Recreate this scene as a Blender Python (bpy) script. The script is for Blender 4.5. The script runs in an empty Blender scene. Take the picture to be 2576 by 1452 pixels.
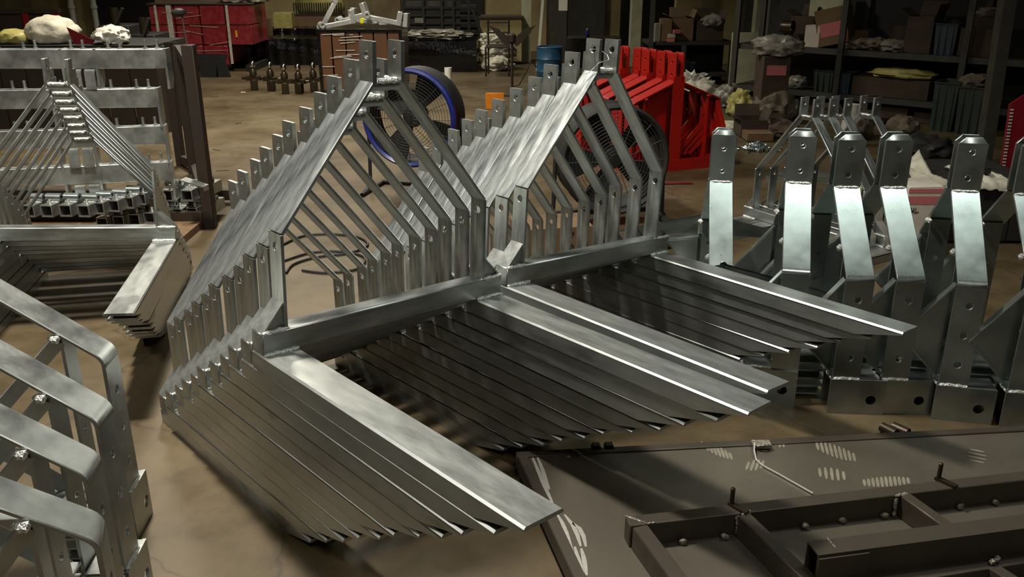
import bpy, bmesh, math, random
from mathutils import Vector, Matrix, noise

random.seed(7)
SC = bpy.context.scene
COL = SC.collection
R = math.radians

# ------------------------------------------------------------------ camera
F_PX, PITCH, CAM_H = 2200.0, 20.5, 1.6
cam_d = bpy.data.cameras.new('camera')
cam_d.sensor_width = 36.0
cam_d.lens = 36.0 * F_PX / 2576.0
cam_d.clip_start = 0.05
cam_d.clip_end = 200
cam = bpy.data.objects.new('camera', cam_d)
COL.objects.link(cam)
cam.location = (0, 0, CAM_H)
cam.rotation_euler = (R(90 - PITCH), 0, 0)
SC.camera = cam

# ------------------------------------------------------------------ world, lamps, exposure
wd = bpy.data.worlds.new('world')
SC.world = wd
wd.use_nodes = True
wd.node_tree.nodes['Background'].inputs[0].default_value = (0.85, 0.9, 0.82, 1)
wd.node_tree.nodes['Background'].inputs[1].default_value = 0.010


def area(name, loc, size, power, col=(1.0, 0.93, 0.80), target=None, spread=180):
    l = bpy.data.lights.new(name, 'AREA')
    l.shape = 'RECTANGLE'
    l.size, l.size_y = size
    l.energy = power
    l.color = col
    l.spread = R(spread)
    o = bpy.data.objects.new(name, l)
    COL.objects.link(o)
    o.location = loc
    if target:
        o.rotation_euler = (Vector(target) - Vector(loc)).to_track_quat('-Z', 'Y').to_euler()
    return o


area('high_bay_or_fill_lamp', (-1.5, 3.2, 5.2), (0.5, 0.5), 270, col=(1.0, 0.95, 0.86), spread=130)
area('high_bay_or_fill_lamp', (-2.6, 8.8, 5.4), (0.9, 0.9), 330, col=(1.0, 0.94, 0.80), spread=130)
area('high_bay_or_fill_lamp', (-5.4, 2.2, 5.0), (1.0, 1.0), 110, col=(1.0, 0.97, 0.90), spread=150)  # fill lamp, added to brighten the left floor and wall
area('tube_lamp', (2.4, 2.98, 5.2), (2.6, 0.4), 34, col=(0.90, 1.0, 0.95), spread=120)
area('high_bay_or_fill_lamp', (0.6, -2.2, 4.8), (1.0, 1.0), 32, col=(1.0, 0.96, 0.88), target=(0.2, 3.0, 0.2), spread=120)  # weak front fill, added to lift the dark front faces of the crossbeams
area('high_bay_or_fill_lamp', (-2.4, 13.8, 5.4), (0.9, 0.9), 130, col=(1.0, 0.94, 0.80), spread=130)

vs = SC.view_settings
vs.view_transform = 'Standard'
vs.look = 'None'
vs.gamma = 1.0
vs.use_curve_mapping = False
vs.exposure = -0.08

# ------------------------------------------------------------------ pixel -> world helpers (the camera's own geometry)
_p = R(PITCH)
_FW = Vector((0, math.cos(_p), -math.sin(_p)))
_UP = Vector((0, math.sin(_p), math.cos(_p)))


def ray(x, y):
    return _FW + Vector((1, 0, 0)) * ((x - 1288) / F_PX) - _UP * ((y - 726) / F_PX)


def fl(x, y, z=0.0):
    d = ray(x, y)
    return Vector((0, 0, CAM_H)) + d * ((z - CAM_H) / d.z)


def at(x, y, Y):
    d = ray(x, y)
    return Vector((0, 0, CAM_H)) + d * (Y / d.y)


# ------------------------------------------------------------------ materials
def s2l(c):
    return tuple(((v / 255.0) / 12.92 if v / 255.0 <= 0.04045 else ((v / 255.0 + 0.055) / 1.055) ** 2.4) for v in c)


def mat(name, c1, c2=None, metal=0.0, rough=0.5, rough2=None, scale=8.0, bump=0.0, bscale=60.0, coat=0.0,
        stretch=None, detail=6.0, spec=0.5, alpha=1.0, trans=0.0):
    m = bpy.data.materials.new(name)
    m.use_nodes = True
    nt = m.node_tree
    b = nt.nodes['Principled BSDF']
    b.inputs['Metallic'].default_value = metal
    b.inputs['Roughness'].default_value = rough
    b.inputs['Specular IOR Level'].default_value = spec
    if coat:
        b.inputs['Coat Weight'].default_value = coat
        b.inputs['Coat Roughness'].default_value = 0.12
    if trans:
        b.inputs['Transmission Weight'].default_value = trans
    b.inputs['Alpha'].default_value = alpha
    l1 = s2l(c1) + (1,)
    b.inputs['Base Color'].default_value = l1
    tc = nt.nodes.new('ShaderNodeTexCoord')
    vec = tc.outputs['Object']
    if stretch:
        mp = nt.nodes.new('ShaderNodeMapping')
        mp.inputs['Scale'].default_value = stretch
        nt.links.new(vec, mp.inputs['Vector'])
        vec = mp.outputs['Vector']
    if c2 is not None or rough2 is not None:
        n = nt.nodes.new('ShaderNodeTexNoise')
        n.inputs['Scale'].default_value = scale
        n.inputs['Detail'].default_value = detail
        n.inputs['Roughness'].default_value = 0.65
        nt.links.new(vec, n.inputs['Vector'])
        if c2 is not None:
            r = nt.nodes.new('ShaderNodeValToRGB')
            r.color_ramp.elements[0].position = 0.34
            r.color_ramp.elements[0].color = l1
            r.color_ramp.elements[1].position = 0.66
            r.color_ramp.elements[1].color = s2l(c2) + (1,)
            nt.links.new(n.outputs['Fac'], r.inputs['Fac'])
            nt.links.new(r.outputs['Color'], b.inputs['Base Color'])
        if rough2 is not None:
            mr = nt.nodes.new('ShaderNodeMapRange')
            mr.inputs['From Min'].default_value = 0.32
            mr.inputs['From Max'].default_value = 0.68
            mr.inputs['To Min'].default_value = rough
            mr.inputs['To Max'].default_value = rough2
            nt.links.new(n.outputs['Fac'], mr.inputs['Value'])
            nt.links.new(mr.outputs['Result'], b.inputs['Roughness'])
    if bump:
        n2 = nt.nodes.new('ShaderNodeTexNoise')
        n2.inputs['Scale'].default_value = bscale
        n2.inputs['Detail'].default_value = 4
        nt.links.new(vec, n2.inputs['Vector'])
        bp = nt.nodes.new('ShaderNodeBump')
        bp.inputs['Strength'].default_value = bump
        bp.inputs['Distance'].default_value = 0.01
        nt.links.new(n2.outputs['Fac'], bp.inputs['Height'])
        nt.links.new(bp.outputs['Normal'], b.inputs['Normal'])
    return m


M = {}
M['galv'] = mat('galvanised_steel', (150, 153, 150), (186, 189, 184), metal=0.86, rough=0.32, rough2=0.48, scale=9, bump=0.05, bscale=45)
M['galv2'] = mat('galvanised_steel_smooth', (150, 158, 154), (176, 184, 180), metal=0.88, rough=0.26, rough2=0.36, scale=6, bump=0.008, bscale=30)
M['galv_bar'] = mat('galvanised_steel_bar', (132, 136, 135), (192, 196, 192), metal=0.86, rough=0.30, rough2=0.46, scale=4, bump=0.04, bscale=8, stretch=(1.3, 7, 1.3), detail=8)
M['galv_fork'] = mat('galvanised_steel_fork', (166, 169, 165), (186, 189, 184), metal=0.86, rough=0.33, rough2=0.42, scale=4.0, bump=0.04, bscale=8, stretch=(6, 1.6, 6), detail=8)
M['galv_beam'] = mat('galvanised_steel_beam', (140, 144, 142), (184, 188, 184), metal=0.86, rough=0.30, rough2=0.44, scale=3.0, bump=0.04, bscale=8, stretch=(1.6, 7, 7), detail=8)
M['galv_lit'] = mat('galvanised_steel_lit', (200, 202, 198), (225, 226, 222), metal=0.6, rough=0.25, rough2=0.4, scale=9)  # paler zinc tone stands in for lamp light on the piled brackets
M['weld'] = mat('weld_metal', (205, 205, 198), (232, 232, 226), metal=0.7, rough=0.22, rough2=0.4, scale=60, bump=0.6, bscale=220)
M['dweld'] = mat('dark_weld', (120, 112, 100), (165, 158, 146), metal=0.8, rough=0.3, rough2=0.5, scale=60, bump=0.6, bscale=220)
M['floor'] = mat('concrete_floor', (70, 58, 38), (92, 78, 53), rough=0.36, rough2=0.6, scale=1.4, bump=0.06, bscale=9, detail=9)
M['brown'] = mat('mill_scale_steel', (72, 64, 53), (58, 51, 42), metal=0.35, rough=0.42, rough2=0.58, scale=5, bump=0.04, bscale=80)
M['sheet'] = mat('mill_scale_sheet', (98, 92, 80), (80, 74, 63), metal=0.4, rough=0.36, rough2=0.5, scale=2.5, bump=0.02, bscale=30)
M['ground'] = mat('ground_bright_steel', (214, 210, 200), (180, 176, 168), metal=0.55, rough=0.25, rough2=0.4, scale=40, stretch=(1, 9, 1))
M['chalk'] = mat('dust_print', (124, 118, 101), (104, 98, 83), rough=0.8)
M['darksteel'] = mat('dark_brown_painted_steel', (44, 32, 20), (34, 25, 16), rough=0.55, rough2=0.7, scale=6)
M['black'] = mat('black_plastic_film', (8, 8, 8), (13, 13, 12), rough=0.08, rough2=0.22, scale=14, bump=0.5, bscale=26)
M['blackmat'] = mat('matt_black', (18, 17, 15), (28, 26, 22), rough=0.7)
M['hole'] = mat('dark_inside', (10, 10, 9), rough=0.9)
M['red'] = mat('red_paint', (156, 20, 8), (142, 15, 6), rough=0.36, rough2=0.46, scale=4)
M['redplate'] = mat('red_plates_under_film', (128, 30, 38), (150, 52, 56), rough=0.10, rough2=0.4, scale=12, coat=0.7, bump=0.55, bscale=22)
M['crimson'] = mat('crimson_paint', (120, 14, 28), (104, 11, 23), rough=0.4)
M['film'] = mat('clear_wrap', (200, 196, 184), (170, 166, 154), rough=0.15, rough2=0.35, scale=20, bump=0.7, bscale=30)
M['bag'] = mat('white_woven_bag', (196, 190, 170), (160, 154, 136), rough=0.55, rough2=0.75, scale=9, bump=0.5, bscale=24)
M['bag2'] = mat('grey_plastic_bag', (126, 122, 110), (96, 92, 80), rough=0.3, rough2=0.5, scale=9, bump=0.6, bscale=24)
M['bagy'] = mat('yellow_plastic_bag', (170, 158, 90), (132, 126, 70), rough=0.4, rough2=0.6, scale=9, bump=0.6, bscale=22)
M['baggreen'] = mat('green_plastic_bag', (70, 92, 62), (110, 124, 92), rough=0.4, scale=12, bump=0.6, bscale=22)
M['carton'] = mat('cardboard', (108, 84, 56), (88, 68, 46), rough=0.75, rough2=0.85, scale=5)
M['cartond'] = mat('old_cardboard', (66, 50, 35), (50, 38, 27), rough=0.8, rough2=0.9, scale=5)
M['cartonw'] = mat('white_printed_carton', (190, 180, 166), (168, 158, 146), rough=0.7)
M['pink'] = mat('pink_print', (176, 96, 96), rough=0.7)
M['ink'] = mat('black_ink', (20, 18, 16), rough=0.7)
M['orange'] = mat('orange_paint', (222, 132, 22), (206, 116, 16), rough=0.45)
M['yellow'] = mat('yellow_tape', (216, 214, 30), rough=0.4)
M['amber'] = mat('yellow_sticker', (214, 160, 40), rough=0.5)
M['blue'] = mat('blue_paint', (34, 44, 120), (26, 34, 96), rough=0.35)
M['teal'] = mat('blue_drum_paint', (40, 84, 112), (30, 66, 92), rough=0.4)
M['chrome'] = mat('chrome', (200, 198, 190), metal=1.0, rough=0.14)
M['bronze'] = mat('oiled_dark_steel', (62, 52, 36), (46, 38, 26), metal=0.6, rough=0.3, rough2=0.45, scale=12)
M['wall'] = mat('cream_plaster_wall', (176, 160, 112), (140, 124, 84), rough=0.8, rough2=0.9, scale=1.2, bump=0.1, bscale=8)
M['walld'] = mat('stained_plaster_wall', (128, 112, 78), (90, 78, 52), rough=0.85, scale=1.5, bump=0.1, bscale=8)
M['paint'] = mat('pale_painted_panel', (178, 178, 146), (148, 146, 118), rough=0.7, scale=4)
M['crateplank'] = mat('brown_plate', (98, 64, 40), (84, 54, 34), rough=0.32, rough2=0.5, scale=3, coat=0.5, stretch=(1, 1, 0.3))
M['timber'] = mat('rough_timber', (120, 92, 60), (92, 68, 42), rough=0.8, stretch=(6, 6, 0.6), scale=5)
M['rack'] = mat('grey_green_rack_steel', (58, 56, 46), (42, 40, 32), rough=0.55, rough2=0.7, scale=7)
M['shelf'] = mat('dirty_shelf_board', (44, 36, 26), (32, 26, 19), rough=0.8)
M['bin'] = mat('dark_green_plastic_bin', (46, 54, 46), (38, 46, 40), rough=0.5)
M['binb'] = mat('slate_blue_plastic_bin', (54, 66, 74), (44, 54, 62), rough=0.5)
M['paper'] = mat('white_paper', (214, 212, 200), rough=0.7)
M['pvc'] = mat('white_pvc', (222, 222, 208), (206, 206, 190), rough=0.4)
M['cable'] = mat('black_rubber_cable', (20, 18, 15), rough=0.5)
M['bluebottle'] = mat('blue_bottle', (50, 50, 130), rough=0.25)
M['rag'] = mat('dirty_cloth', (104, 92, 74), (70, 60, 48), rough=0.85, scale=9, bump=0.6, bscale=20)


# hairline cracks and darker stains in the concrete
def floor_detail(m):
    nt = m.node_tree
    b = nt.nodes['Principled BSDF']
    src = b.inputs['Base Color'].links[0].from_socket
    tc = nt.nodes.new('ShaderNodeTexCoord')
    nz = nt.nodes.new('ShaderNodeTexNoise')
    nz.inputs['Scale'].default_value = 2.2
    nz.inputs['Detail'].default_value = 6
    nt.links.new(tc.outputs['Object'], nz.inputs['Vector'])
    vm = nt.nodes.new('ShaderNodeVectorMath')
    vm.operation = 'SCALE'
    vm.inputs['Scale'].default_value = 0.55
    nt.links.new(nz.outputs['Color'], vm.inputs[0])
    va = nt.nodes.new('ShaderNodeVectorMath')
    va.operation = 'ADD'
    nt.links.new(tc.outputs['Object'], va.inputs[0])
    nt.links.new(vm.outputs['Vector'], va.inputs[1])
    vo = nt.nodes.new('ShaderNodeTexVoronoi')
    vo.feature = 'DISTANCE_TO_EDGE'
    vo.inputs['Scale'].default_value = 0.55
    nt.links.new(va.outputs['Vector'], vo.inputs['Vector'])
    mr = nt.nodes.new('ShaderNodeMapRange')
    mr.inputs['From Min'].default_value = 0.0
    mr.inputs['From Max'].default_value = 0.006
    mr.inputs['To Min'].default_value = 0.62
    mr.inputs['To Max'].default_value = 1.0
    nt.links.new(vo.outputs['Distance'], mr.inputs['Value'])
    n2 = nt.nodes.new('ShaderNodeTexNoise')
    n2.inputs['Scale'].default_value = 7.0
    n2.inputs['Detail'].default_value = 10
    n2.inputs['Roughness'].default_value = 0.75
    nt.links.new(tc.outputs['Object'], n2.inputs['Vector'])
    m2 = nt.nodes.new('ShaderNodeMapRange')
    m2.inputs['From Min'].default_value = 0.30
    m2.inputs['From Max'].default_value = 0.52
    m2.inputs['To Min'].default_value = 0.68
    m2.inputs['To Max'].default_value = 1.0
    nt.links.new(n2.outputs['Fac'], m2.inputs['Value'])
    mu = nt.nodes.new('ShaderNodeMath')
    mu.operation = 'MULTIPLY'
    nt.links.new(mr.outputs['Result'], mu.inputs[0])
    nt.links.new(m2.outputs['Result'], mu.inputs[1])
    mx = nt.nodes.new('ShaderNodeVectorMath')
    mx.operation = 'SCALE'
    nt.links.new(src, mx.inputs[0])
    nt.links.new(mu.outputs['Value'], mx.inputs['Scale'])
    nt.links.new(mx.outputs['Vector'], b.inputs['Base Color'])


floor_detail(M['floor'])


def stain(m, scale, lo, hi, dark):
    nt = m.node_tree
    b = nt.nodes['Principled BSDF']
    src = b.inputs['Base Color'].links[0].from_socket
    tc = nt.nodes.new('ShaderNodeTexCoord')
    oi = nt.nodes.new('ShaderNodeObjectInfo')
    mp = nt.nodes.new('ShaderNodeVectorMath')
    mp.operation = 'MULTIPLY_ADD'
    mp.inputs[1].default_value = (3.0, 1.0, 3.0)
    nt.links.new(tc.outputs['Object'], mp.inputs[0])
    cx = nt.nodes.new('ShaderNodeCombineXYZ')
    ml = nt.nodes.new('ShaderNodeMath')
    ml.operation = 'MULTIPLY'
    ml.inputs[1].default_value = 40.0
    nt.links.new(oi.outputs['Random'], ml.inputs[0])
    nt.links.new(ml.outputs['Value'], cx.inputs[0])
    nt.links.new(cx.outputs['Vector'], mp.inputs[2])
    n = nt.nodes.new('ShaderNodeTexNoise')
    n.inputs['Scale'].default_value = scale
    n.inputs['Detail'].default_value = 5
    nt.links.new(mp.outputs['Vector'], n.inputs['Vector'])
    mr = nt.nodes.new('ShaderNodeMapRange')
    mr.inputs['From Min'].default_value = lo
    mr.inputs['From Max'].default_value = hi
    mr.inputs['To Min'].default_value = 1.0
    mr.inputs['To Max'].default_value = dark
    nt.links.new(n.outputs['Fac'], mr.inputs['Value'])
    mx = nt.nodes.new('ShaderNodeVectorMath')
    mx.operation = 'SCALE'
    nt.links.new(src, mx.inputs[0])
    nt.links.new(mr.outputs['Result'], mx.inputs['Scale'])
    nt.links.new(mx.outputs['Vector'], b.inputs['Base Color'])


stain(M['galv_fork'], 2.6, 0.60, 0.66, 0.62)


# ------------------------------------------------------------------ mesh builder
def smooth_angle(me, ang=38):
    for p in me.polygons:
        p.use_smooth = True
    try:
        me.set_sharp_from_angle(angle=R(ang))
    except Exception:
        pass


class MB:
    def __init__(self):
        self.v = []
        self.f = []

    def add(self, vs_, fs_):
        o = len(self.v)
        self.v += [tuple(a) for a in vs_]
        self.f += [tuple(i + o for i in q) for q in fs_]
        return self

    def box(self, x0, x1, y0, y1, z0, z1, m=None):
        vs_ = [Vector((x, y, z)) for x in (x0, x1) for y in (y0, y1) for z in (z0, z1)]
        if m is not None:
            vs_ = [m @ a for a in vs_]
        return self.add(vs_, [(0, 1, 3, 2), (4, 6, 7, 5), (0, 4, 5, 1), (2, 3, 7, 6), (0, 2, 6, 4), (1, 5, 7, 3)])

    def beam(self, a, b, w, h, up=(0, 0, 1)):
        """box from a to b, w across, h along up"""
        a, b = Vector(a), Vector(b)
        d = (b - a)
        L = d.length
        d.normalize()
        s = d.cross(Vector(up)).normalized()
        u = s.cross(d).normalized()
        vs_ = []
        for t in (a, b):
            for i, j in ((-1, -1), (1, -1), (1, 1), (-1, 1)):
                vs_.append(t + s * (i * w / 2) + u * (j * h / 2))
        return self.add(vs_, [(3, 2, 1, 0), (4, 5, 6, 7), (0, 1, 5, 4), (1, 2, 6, 5), (2, 3, 7, 6), (3, 0, 4, 7)])

    def prism(self, pts, axis, t0, t1, m=None):
        """polygon (2D pts) extruded along axis 'x','y','z' from t0 to t1"""
        n = len(pts)

        def P(p, t):
            a = {'x': (t, p[0], p[1]), 'y': (p[0], t, p[1]), 'z': (p[0], p[1], t)}[axis]
            a = Vector(a)
            return m @ a if m is not None else a
        vs_ = [P(p, t0) for p in pts] + [P(p, t1) for p in pts]
        fs_ = [tuple(range(n - 1, -1, -1)), tuple(range(n, 2 * n))]
        fs_ += [(i, (i + 1) % n, (i + 1) % n + n, i + n) for i in range(n)]
        return self.add(vs_, fs_)

    def tube(self, pts, r, n=8, cap=True, rs=None):
        pts = [Vector(p) for p in pts]
        k = len(pts)
        vs_ = []
        ref = None
        for i, p in enumerate(pts):
            d = (pts[min(i + 1, k - 1)] - pts[max(i - 1, 0)])
            if d.length < 1e-9:
                d = Vector((0, 0, 1))
            d.normalize()
            if ref is None:
                ref = Vector((0, 0, 1)) if abs(d.z) < 0.9 else Vector((1, 0, 0))
            s = d.cross(ref).normalized()
            u = s.cross(d).normalized()
            ref = u
            rr = rs[i] if rs else r
            for j in range(n):
                a = 2 * math.pi * j / n
                vs_.append(p + s * (math.cos(a) * rr) + u * (math.sin(a) * rr))
        fs_ = []
        for i in range(k - 1):
            for j in range(n):
                j2 = (j + 1) % n
                fs_.append((i * n + j, i * n + j2, (i + 1) * n + j2, (i + 1) * n + j))
        if cap:
            fs_.append(tuple(range(n - 1, -1, -1)))
            fs_.append(tuple(range((k - 1) * n, k * n)))
        return self.add(vs_, fs_)

    def lathe(self, prof, n=20, m=None, axis='z'):
        """prof: list of (r, h)"""
        vs_ = []
        for r, h in prof:
            for j in range(n):
                a = 2 * math.pi * j / n
                c, s = math.cos(a) * r, math.sin(a) * r
                p = Vector((c, s, h)) if axis == 'z' else (Vector((h, c, s)) if axis == 'x' else Vector((c, h, s)))
                vs_.append(m @ p if m is not None else p)
        fs_ = []
        k = len(prof)
        for i in range(k - 1):
            for j in range(n):
                j2 = (j + 1) % n
                fs_.append((i * n + j, i * n + j2, (i + 1) * n + j2, (i + 1) * n + j))
        closed = prof[0] == prof[-1]
        if prof[0][0] > 1e-6 and not closed:
            fs_.append(tuple(range(n - 1, -1, -1)))
        if prof[-1][0] > 1e-6 and not closed:
            fs_.append(tuple(range((k - 1) * n, k * n)))
        return self.add(vs_, fs_)

    def holed(self, o, U, V, N, u0, u1, v0, v1, holes, t, n=14):
        """plate in plane (U,V) with origin o, thickness t along N (o is on the outer face), round holes [(u,v,r)] sorted by v"""
        o, U, V, N = Vector(o), Vector(U), Vector(V), Vector(N)
        cuts = [v0]
        hs = sorted(holes, key=lambda h: h[1])
        for a, b in zip(hs[:-1], hs[1:]):
            cuts.append((a[1] + b[1]) / 2 if abs(a[1] - b[1]) > 1e-6 else a[1])
        cuts.append(v1)
        for k, h in enumerate(hs):
            a, b = cuts[k], cuts[k + 1]
            hu, hv, hr = h
            ring, outer = [], []
            for j in range(n):
                th = 2 * math.pi * (j + 0.5) / n
                c, s = math.cos(th), math.sin(th)
                ring.append((hu + c * hr, hv + s * hr))
                su = ((u1 - hu) / c if c > 1e-6 else (u0 - hu) / c if c < -1e-6 else 1e9)
                sv = ((b - hv) / s if s > 1e-6 else (a - hv) / s if s < -1e-6 else 1e9)
                q = min(su, sv)
                outer.append((hu + c * q, hv + s * q))
            # corners inserted as extra fan triangles
            P = lambda p, d: o + U * p[0] + V * p[1] + N * d
            for d, flip in ((0, False), (-t, True)):
                vs_ = [P(p, d) for p in ring] + [P(p, d) for p in outer]
                fs_ = []
                for j in range(n):
                    j2 = (j + 1) % n
                    q = (j, n + j, n + j2, j2)
                    fs_.append(q[::-1] if flip else q)
                base = len(vs_)
                for cu, cv in ((u1, b), (u0, b), (u0, a), (u1, a)):
                    # find the segment of 'outer' that straddles the corner
                    best = None
                    for j in range(n):
                        j2 = (j + 1) % n
                        p, q2 = outer[j], outer[j2]
                        on_u = lambda w: abs(w[0] - cu) < 1e-6
                        on_v = lambda w: abs(w[1] - cv) < 1e-6
                        if (on_u(p) and on_v(q2)) or (on_v(p) and on_u(q2)):
                            best = (j, j2)
                            break
                    if best:
                        vs_.append(P((cu, cv), d))
                        tri = (n + best[0], len(vs_) - 1, n + best[1])
                        fs_.append(tri[::-1] if flip else tri)
                self.add(vs_, fs_)
            vs_ = [P(p, 0) for p in ring] + [P(p, -t) for p in ring]
            self.add(vs_, [(j, (j + 1) % n, (j + 1) % n + n, j + n) for j in range(n)])
        P = lambda p, d: o + U * p[0] + V * p[1] + N * d
        cs = [(u0, v0), (u1, v0), (u1, v1), (u0, v1)]
        vs_ = [P(c, 0) for c in cs] + [P(c, -t) for c in cs]
        self.add(vs_, [(i, i + 4, (i + 1) % 4 + 4, (i + 1) % 4) for i in range(4)])
        return self

    def mesh(self, name, material, bevel=0.0, smooth=True, merge=False):
        me = bpy.data.meshes.new(name)
        me.from_pydata(self.v, [], self.f)
        if bevel or merge:
            bm = bmesh.new()
            bm.from_mesh(me)
            if merge:
                bmesh.ops.remove_doubles(bm, verts=bm.verts, dist=1e-5)
            bmesh.ops.recalc_face_normals(bm, faces=bm.faces)
            if bevel:
                es = [e for e in bm.edges if len(e.link_faces) == 2 and e.calc_face_angle(0) > R(35)]
                bmesh.ops.bevel(bm, geom=es, offset=bevel, segments=1, affect='EDGES', clamp_overlap=True)
            bm.to_mesh(me)
            bm.free()
        if material is not None:
            me.materials.append(M[material] if isinstance(material, str) else material)
        if smooth:
            smooth_angle(me)
        me.update()
        return me

    def build(self, name, material, parent=None, bevel=0.0, loc=None, rot=None, smooth=True, merge=False):
        return obj(name, self.mesh(name, material, bevel, smooth, merge), parent, loc, rot)


def obj(name, me, parent=None, loc=None, rot=None):
    o = bpy.data.objects.new(name, me)
    COL.objects.link(o)
    if parent is not None:
        o.parent = parent
    if loc is not None:
        o.location = loc
    if rot is not None:
        o.rotation_euler = rot
    return o


def tag(o, label, cat, group=None):
    o['label'] = label
    o['category'] = cat
    if group:
        o['group'] = group
    return o


def thing(name, label, cat, loc=(0, 0, 0), rz=0.0, group=None, rot=None):
    o = bpy.data.objects.new(name, None)
    o.empty_display_size = 0.05
    COL.objects.link(o)
    o.location = loc
    o.rotation_euler = rot if rot is not None else (0, 0, rz)
    return tag(o, label, cat, group)


KIDS = {}


def kids(o):
    return [c for c in COL.objects if c.parent == o]


def snapshot(root):
    """(object, children) tree, found once"""
    return [(c, kids(c)) for c in kids(root)]


def dup(root, snap, label, loc=None, rot=None, group=None, swap=None):
    r = root.copy()
    COL.objects.link(r)
    if loc is not None:
        r.location = loc
    if rot is not None:
        r.rotation_euler = rot
    r['label'] = label
    if group:
        r['group'] = group
    for c, gs in snap:
        k = c.copy()
        if swap and k.data:
            k.data = swap(k.data)
        COL.objects.link(k)
        k.parent = r
        for g in gs:
            q = g.copy()
            if swap and q.data:
                q.data = swap(q.data)
            COL.objects.link(q)
            q.parent = k
    return r


def struct(name, mb, material, parent=None, **k):
    o = mb.build(name, material, parent, **k)
    if parent is None:
        o['kind'] = 'structure'
    return o


def bead(mb, a, b, r=0.006, n=9, seed=0):
    """bumpy weld bead from a to b"""
    a, b = Vector(a), Vector(b)
    rnd = random.Random(seed)
    pts = [a.lerp(b, i / n) + Vector((rnd.uniform(-1, 1), rnd.uniform(-1, 1), rnd.uniform(-1, 1))) * r * 0.25 for i in range(n + 1)]
    rs = [r * rnd.uniform(0.75, 1.2) for _ in pts]
    rs[0] = rs[-1] = r * 0.5
    return mb.tube(pts, r, n=6, rs=rs)


def blob(name, material, loc, size, seed=0, rough=0.35, freq=2.2, sub=3, parent=None, rz=0.0, flat=True, crease=0.0):
    """crumpled rounded heap: a subdivided sphere pushed about by noise, sitting on its base"""
    bm = bmesh.new()
    bmesh.ops.create_icosphere(bm, subdivisions=sub, radius=1.0)
    off = Vector((seed * 7.3, seed * 3.1, seed * 1.7))
    for v in bm.verts:
        p = v.co.copy()
        k = noise.noise(p * freq + off) * rough + noise.noise(p * freq * 2.6 + off) * rough * 0.5
        k += abs(noise.noise(p * freq * 1.4 - off)) * crease
        v.co = p * (1.0 + k)
        if flat and v.co.z < -0.55:
            v.co.z = -0.55 + (v.co.z + 0.55) * 0.1
    zmin = min(v.co.z for v in bm.verts)
    for v in bm.verts:
        v.co.z -= zmin
        v.co.x *= size[0] / 2
        v.co.y *= size[1] / 2
        v.co.z *= size[2] / 1.6
    me = bpy.data.meshes.new(name)
    bm.to_mesh(me)
    bm.free()
    me.materials.append(M[material])
    smooth_angle(me, 50)
    return obj(name, me, parent, loc, (0, 0, rz))


def basis(loc, yaw, pit=0.0, rol=0.0):
    return Matrix.Translation(loc) @ Matrix.Rotation(R(yaw), 4, 'Z') @ Matrix.Rotation(R(pit), 4, 'X') @ Matrix.Rotation(R(rol), 4, 'Y')


# ================================================================== SETTING
fm = MB()
nx, ny = 1, 1
fm.add([(-14, -5, 0), (14, -5, 0), (14, 22, 0), (-14, 22, 0)], [(0, 1, 2, 3)])
floor = struct('floor', fm, 'floor')
struct('wall_back', MB().box(-14, 14, 17.2, 17.4, 0, 5.6), 'wall')
struct('wall_left', MB().box(-9.2, -9.0, -5, 17.2, 0, 5.6), 'walld')
struct('wall_right', MB().box(9.0, 9.2, -5, 17.2, 0, 5.6), 'walld')

# ================================================================== PALLET FORK FRAMES (nested in stacks)
L_, BH, BD, FLEN, FW_, FH = 0.849, 0.0633, 0.063, 1.006, 0.1066, 0.052
PX1, PX2, BZ, AX1, AX2, AZ, TZ = 0.0763, 0.7634, 0.323, 0.3705, 0.454, 0.696, 0.803


def ford_side(x, s, ax):
    """the bent flat bar of one side, as local 2D points (x, z)"""
    return [(x, BH), (x, BZ), (ax, AZ)]


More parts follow.
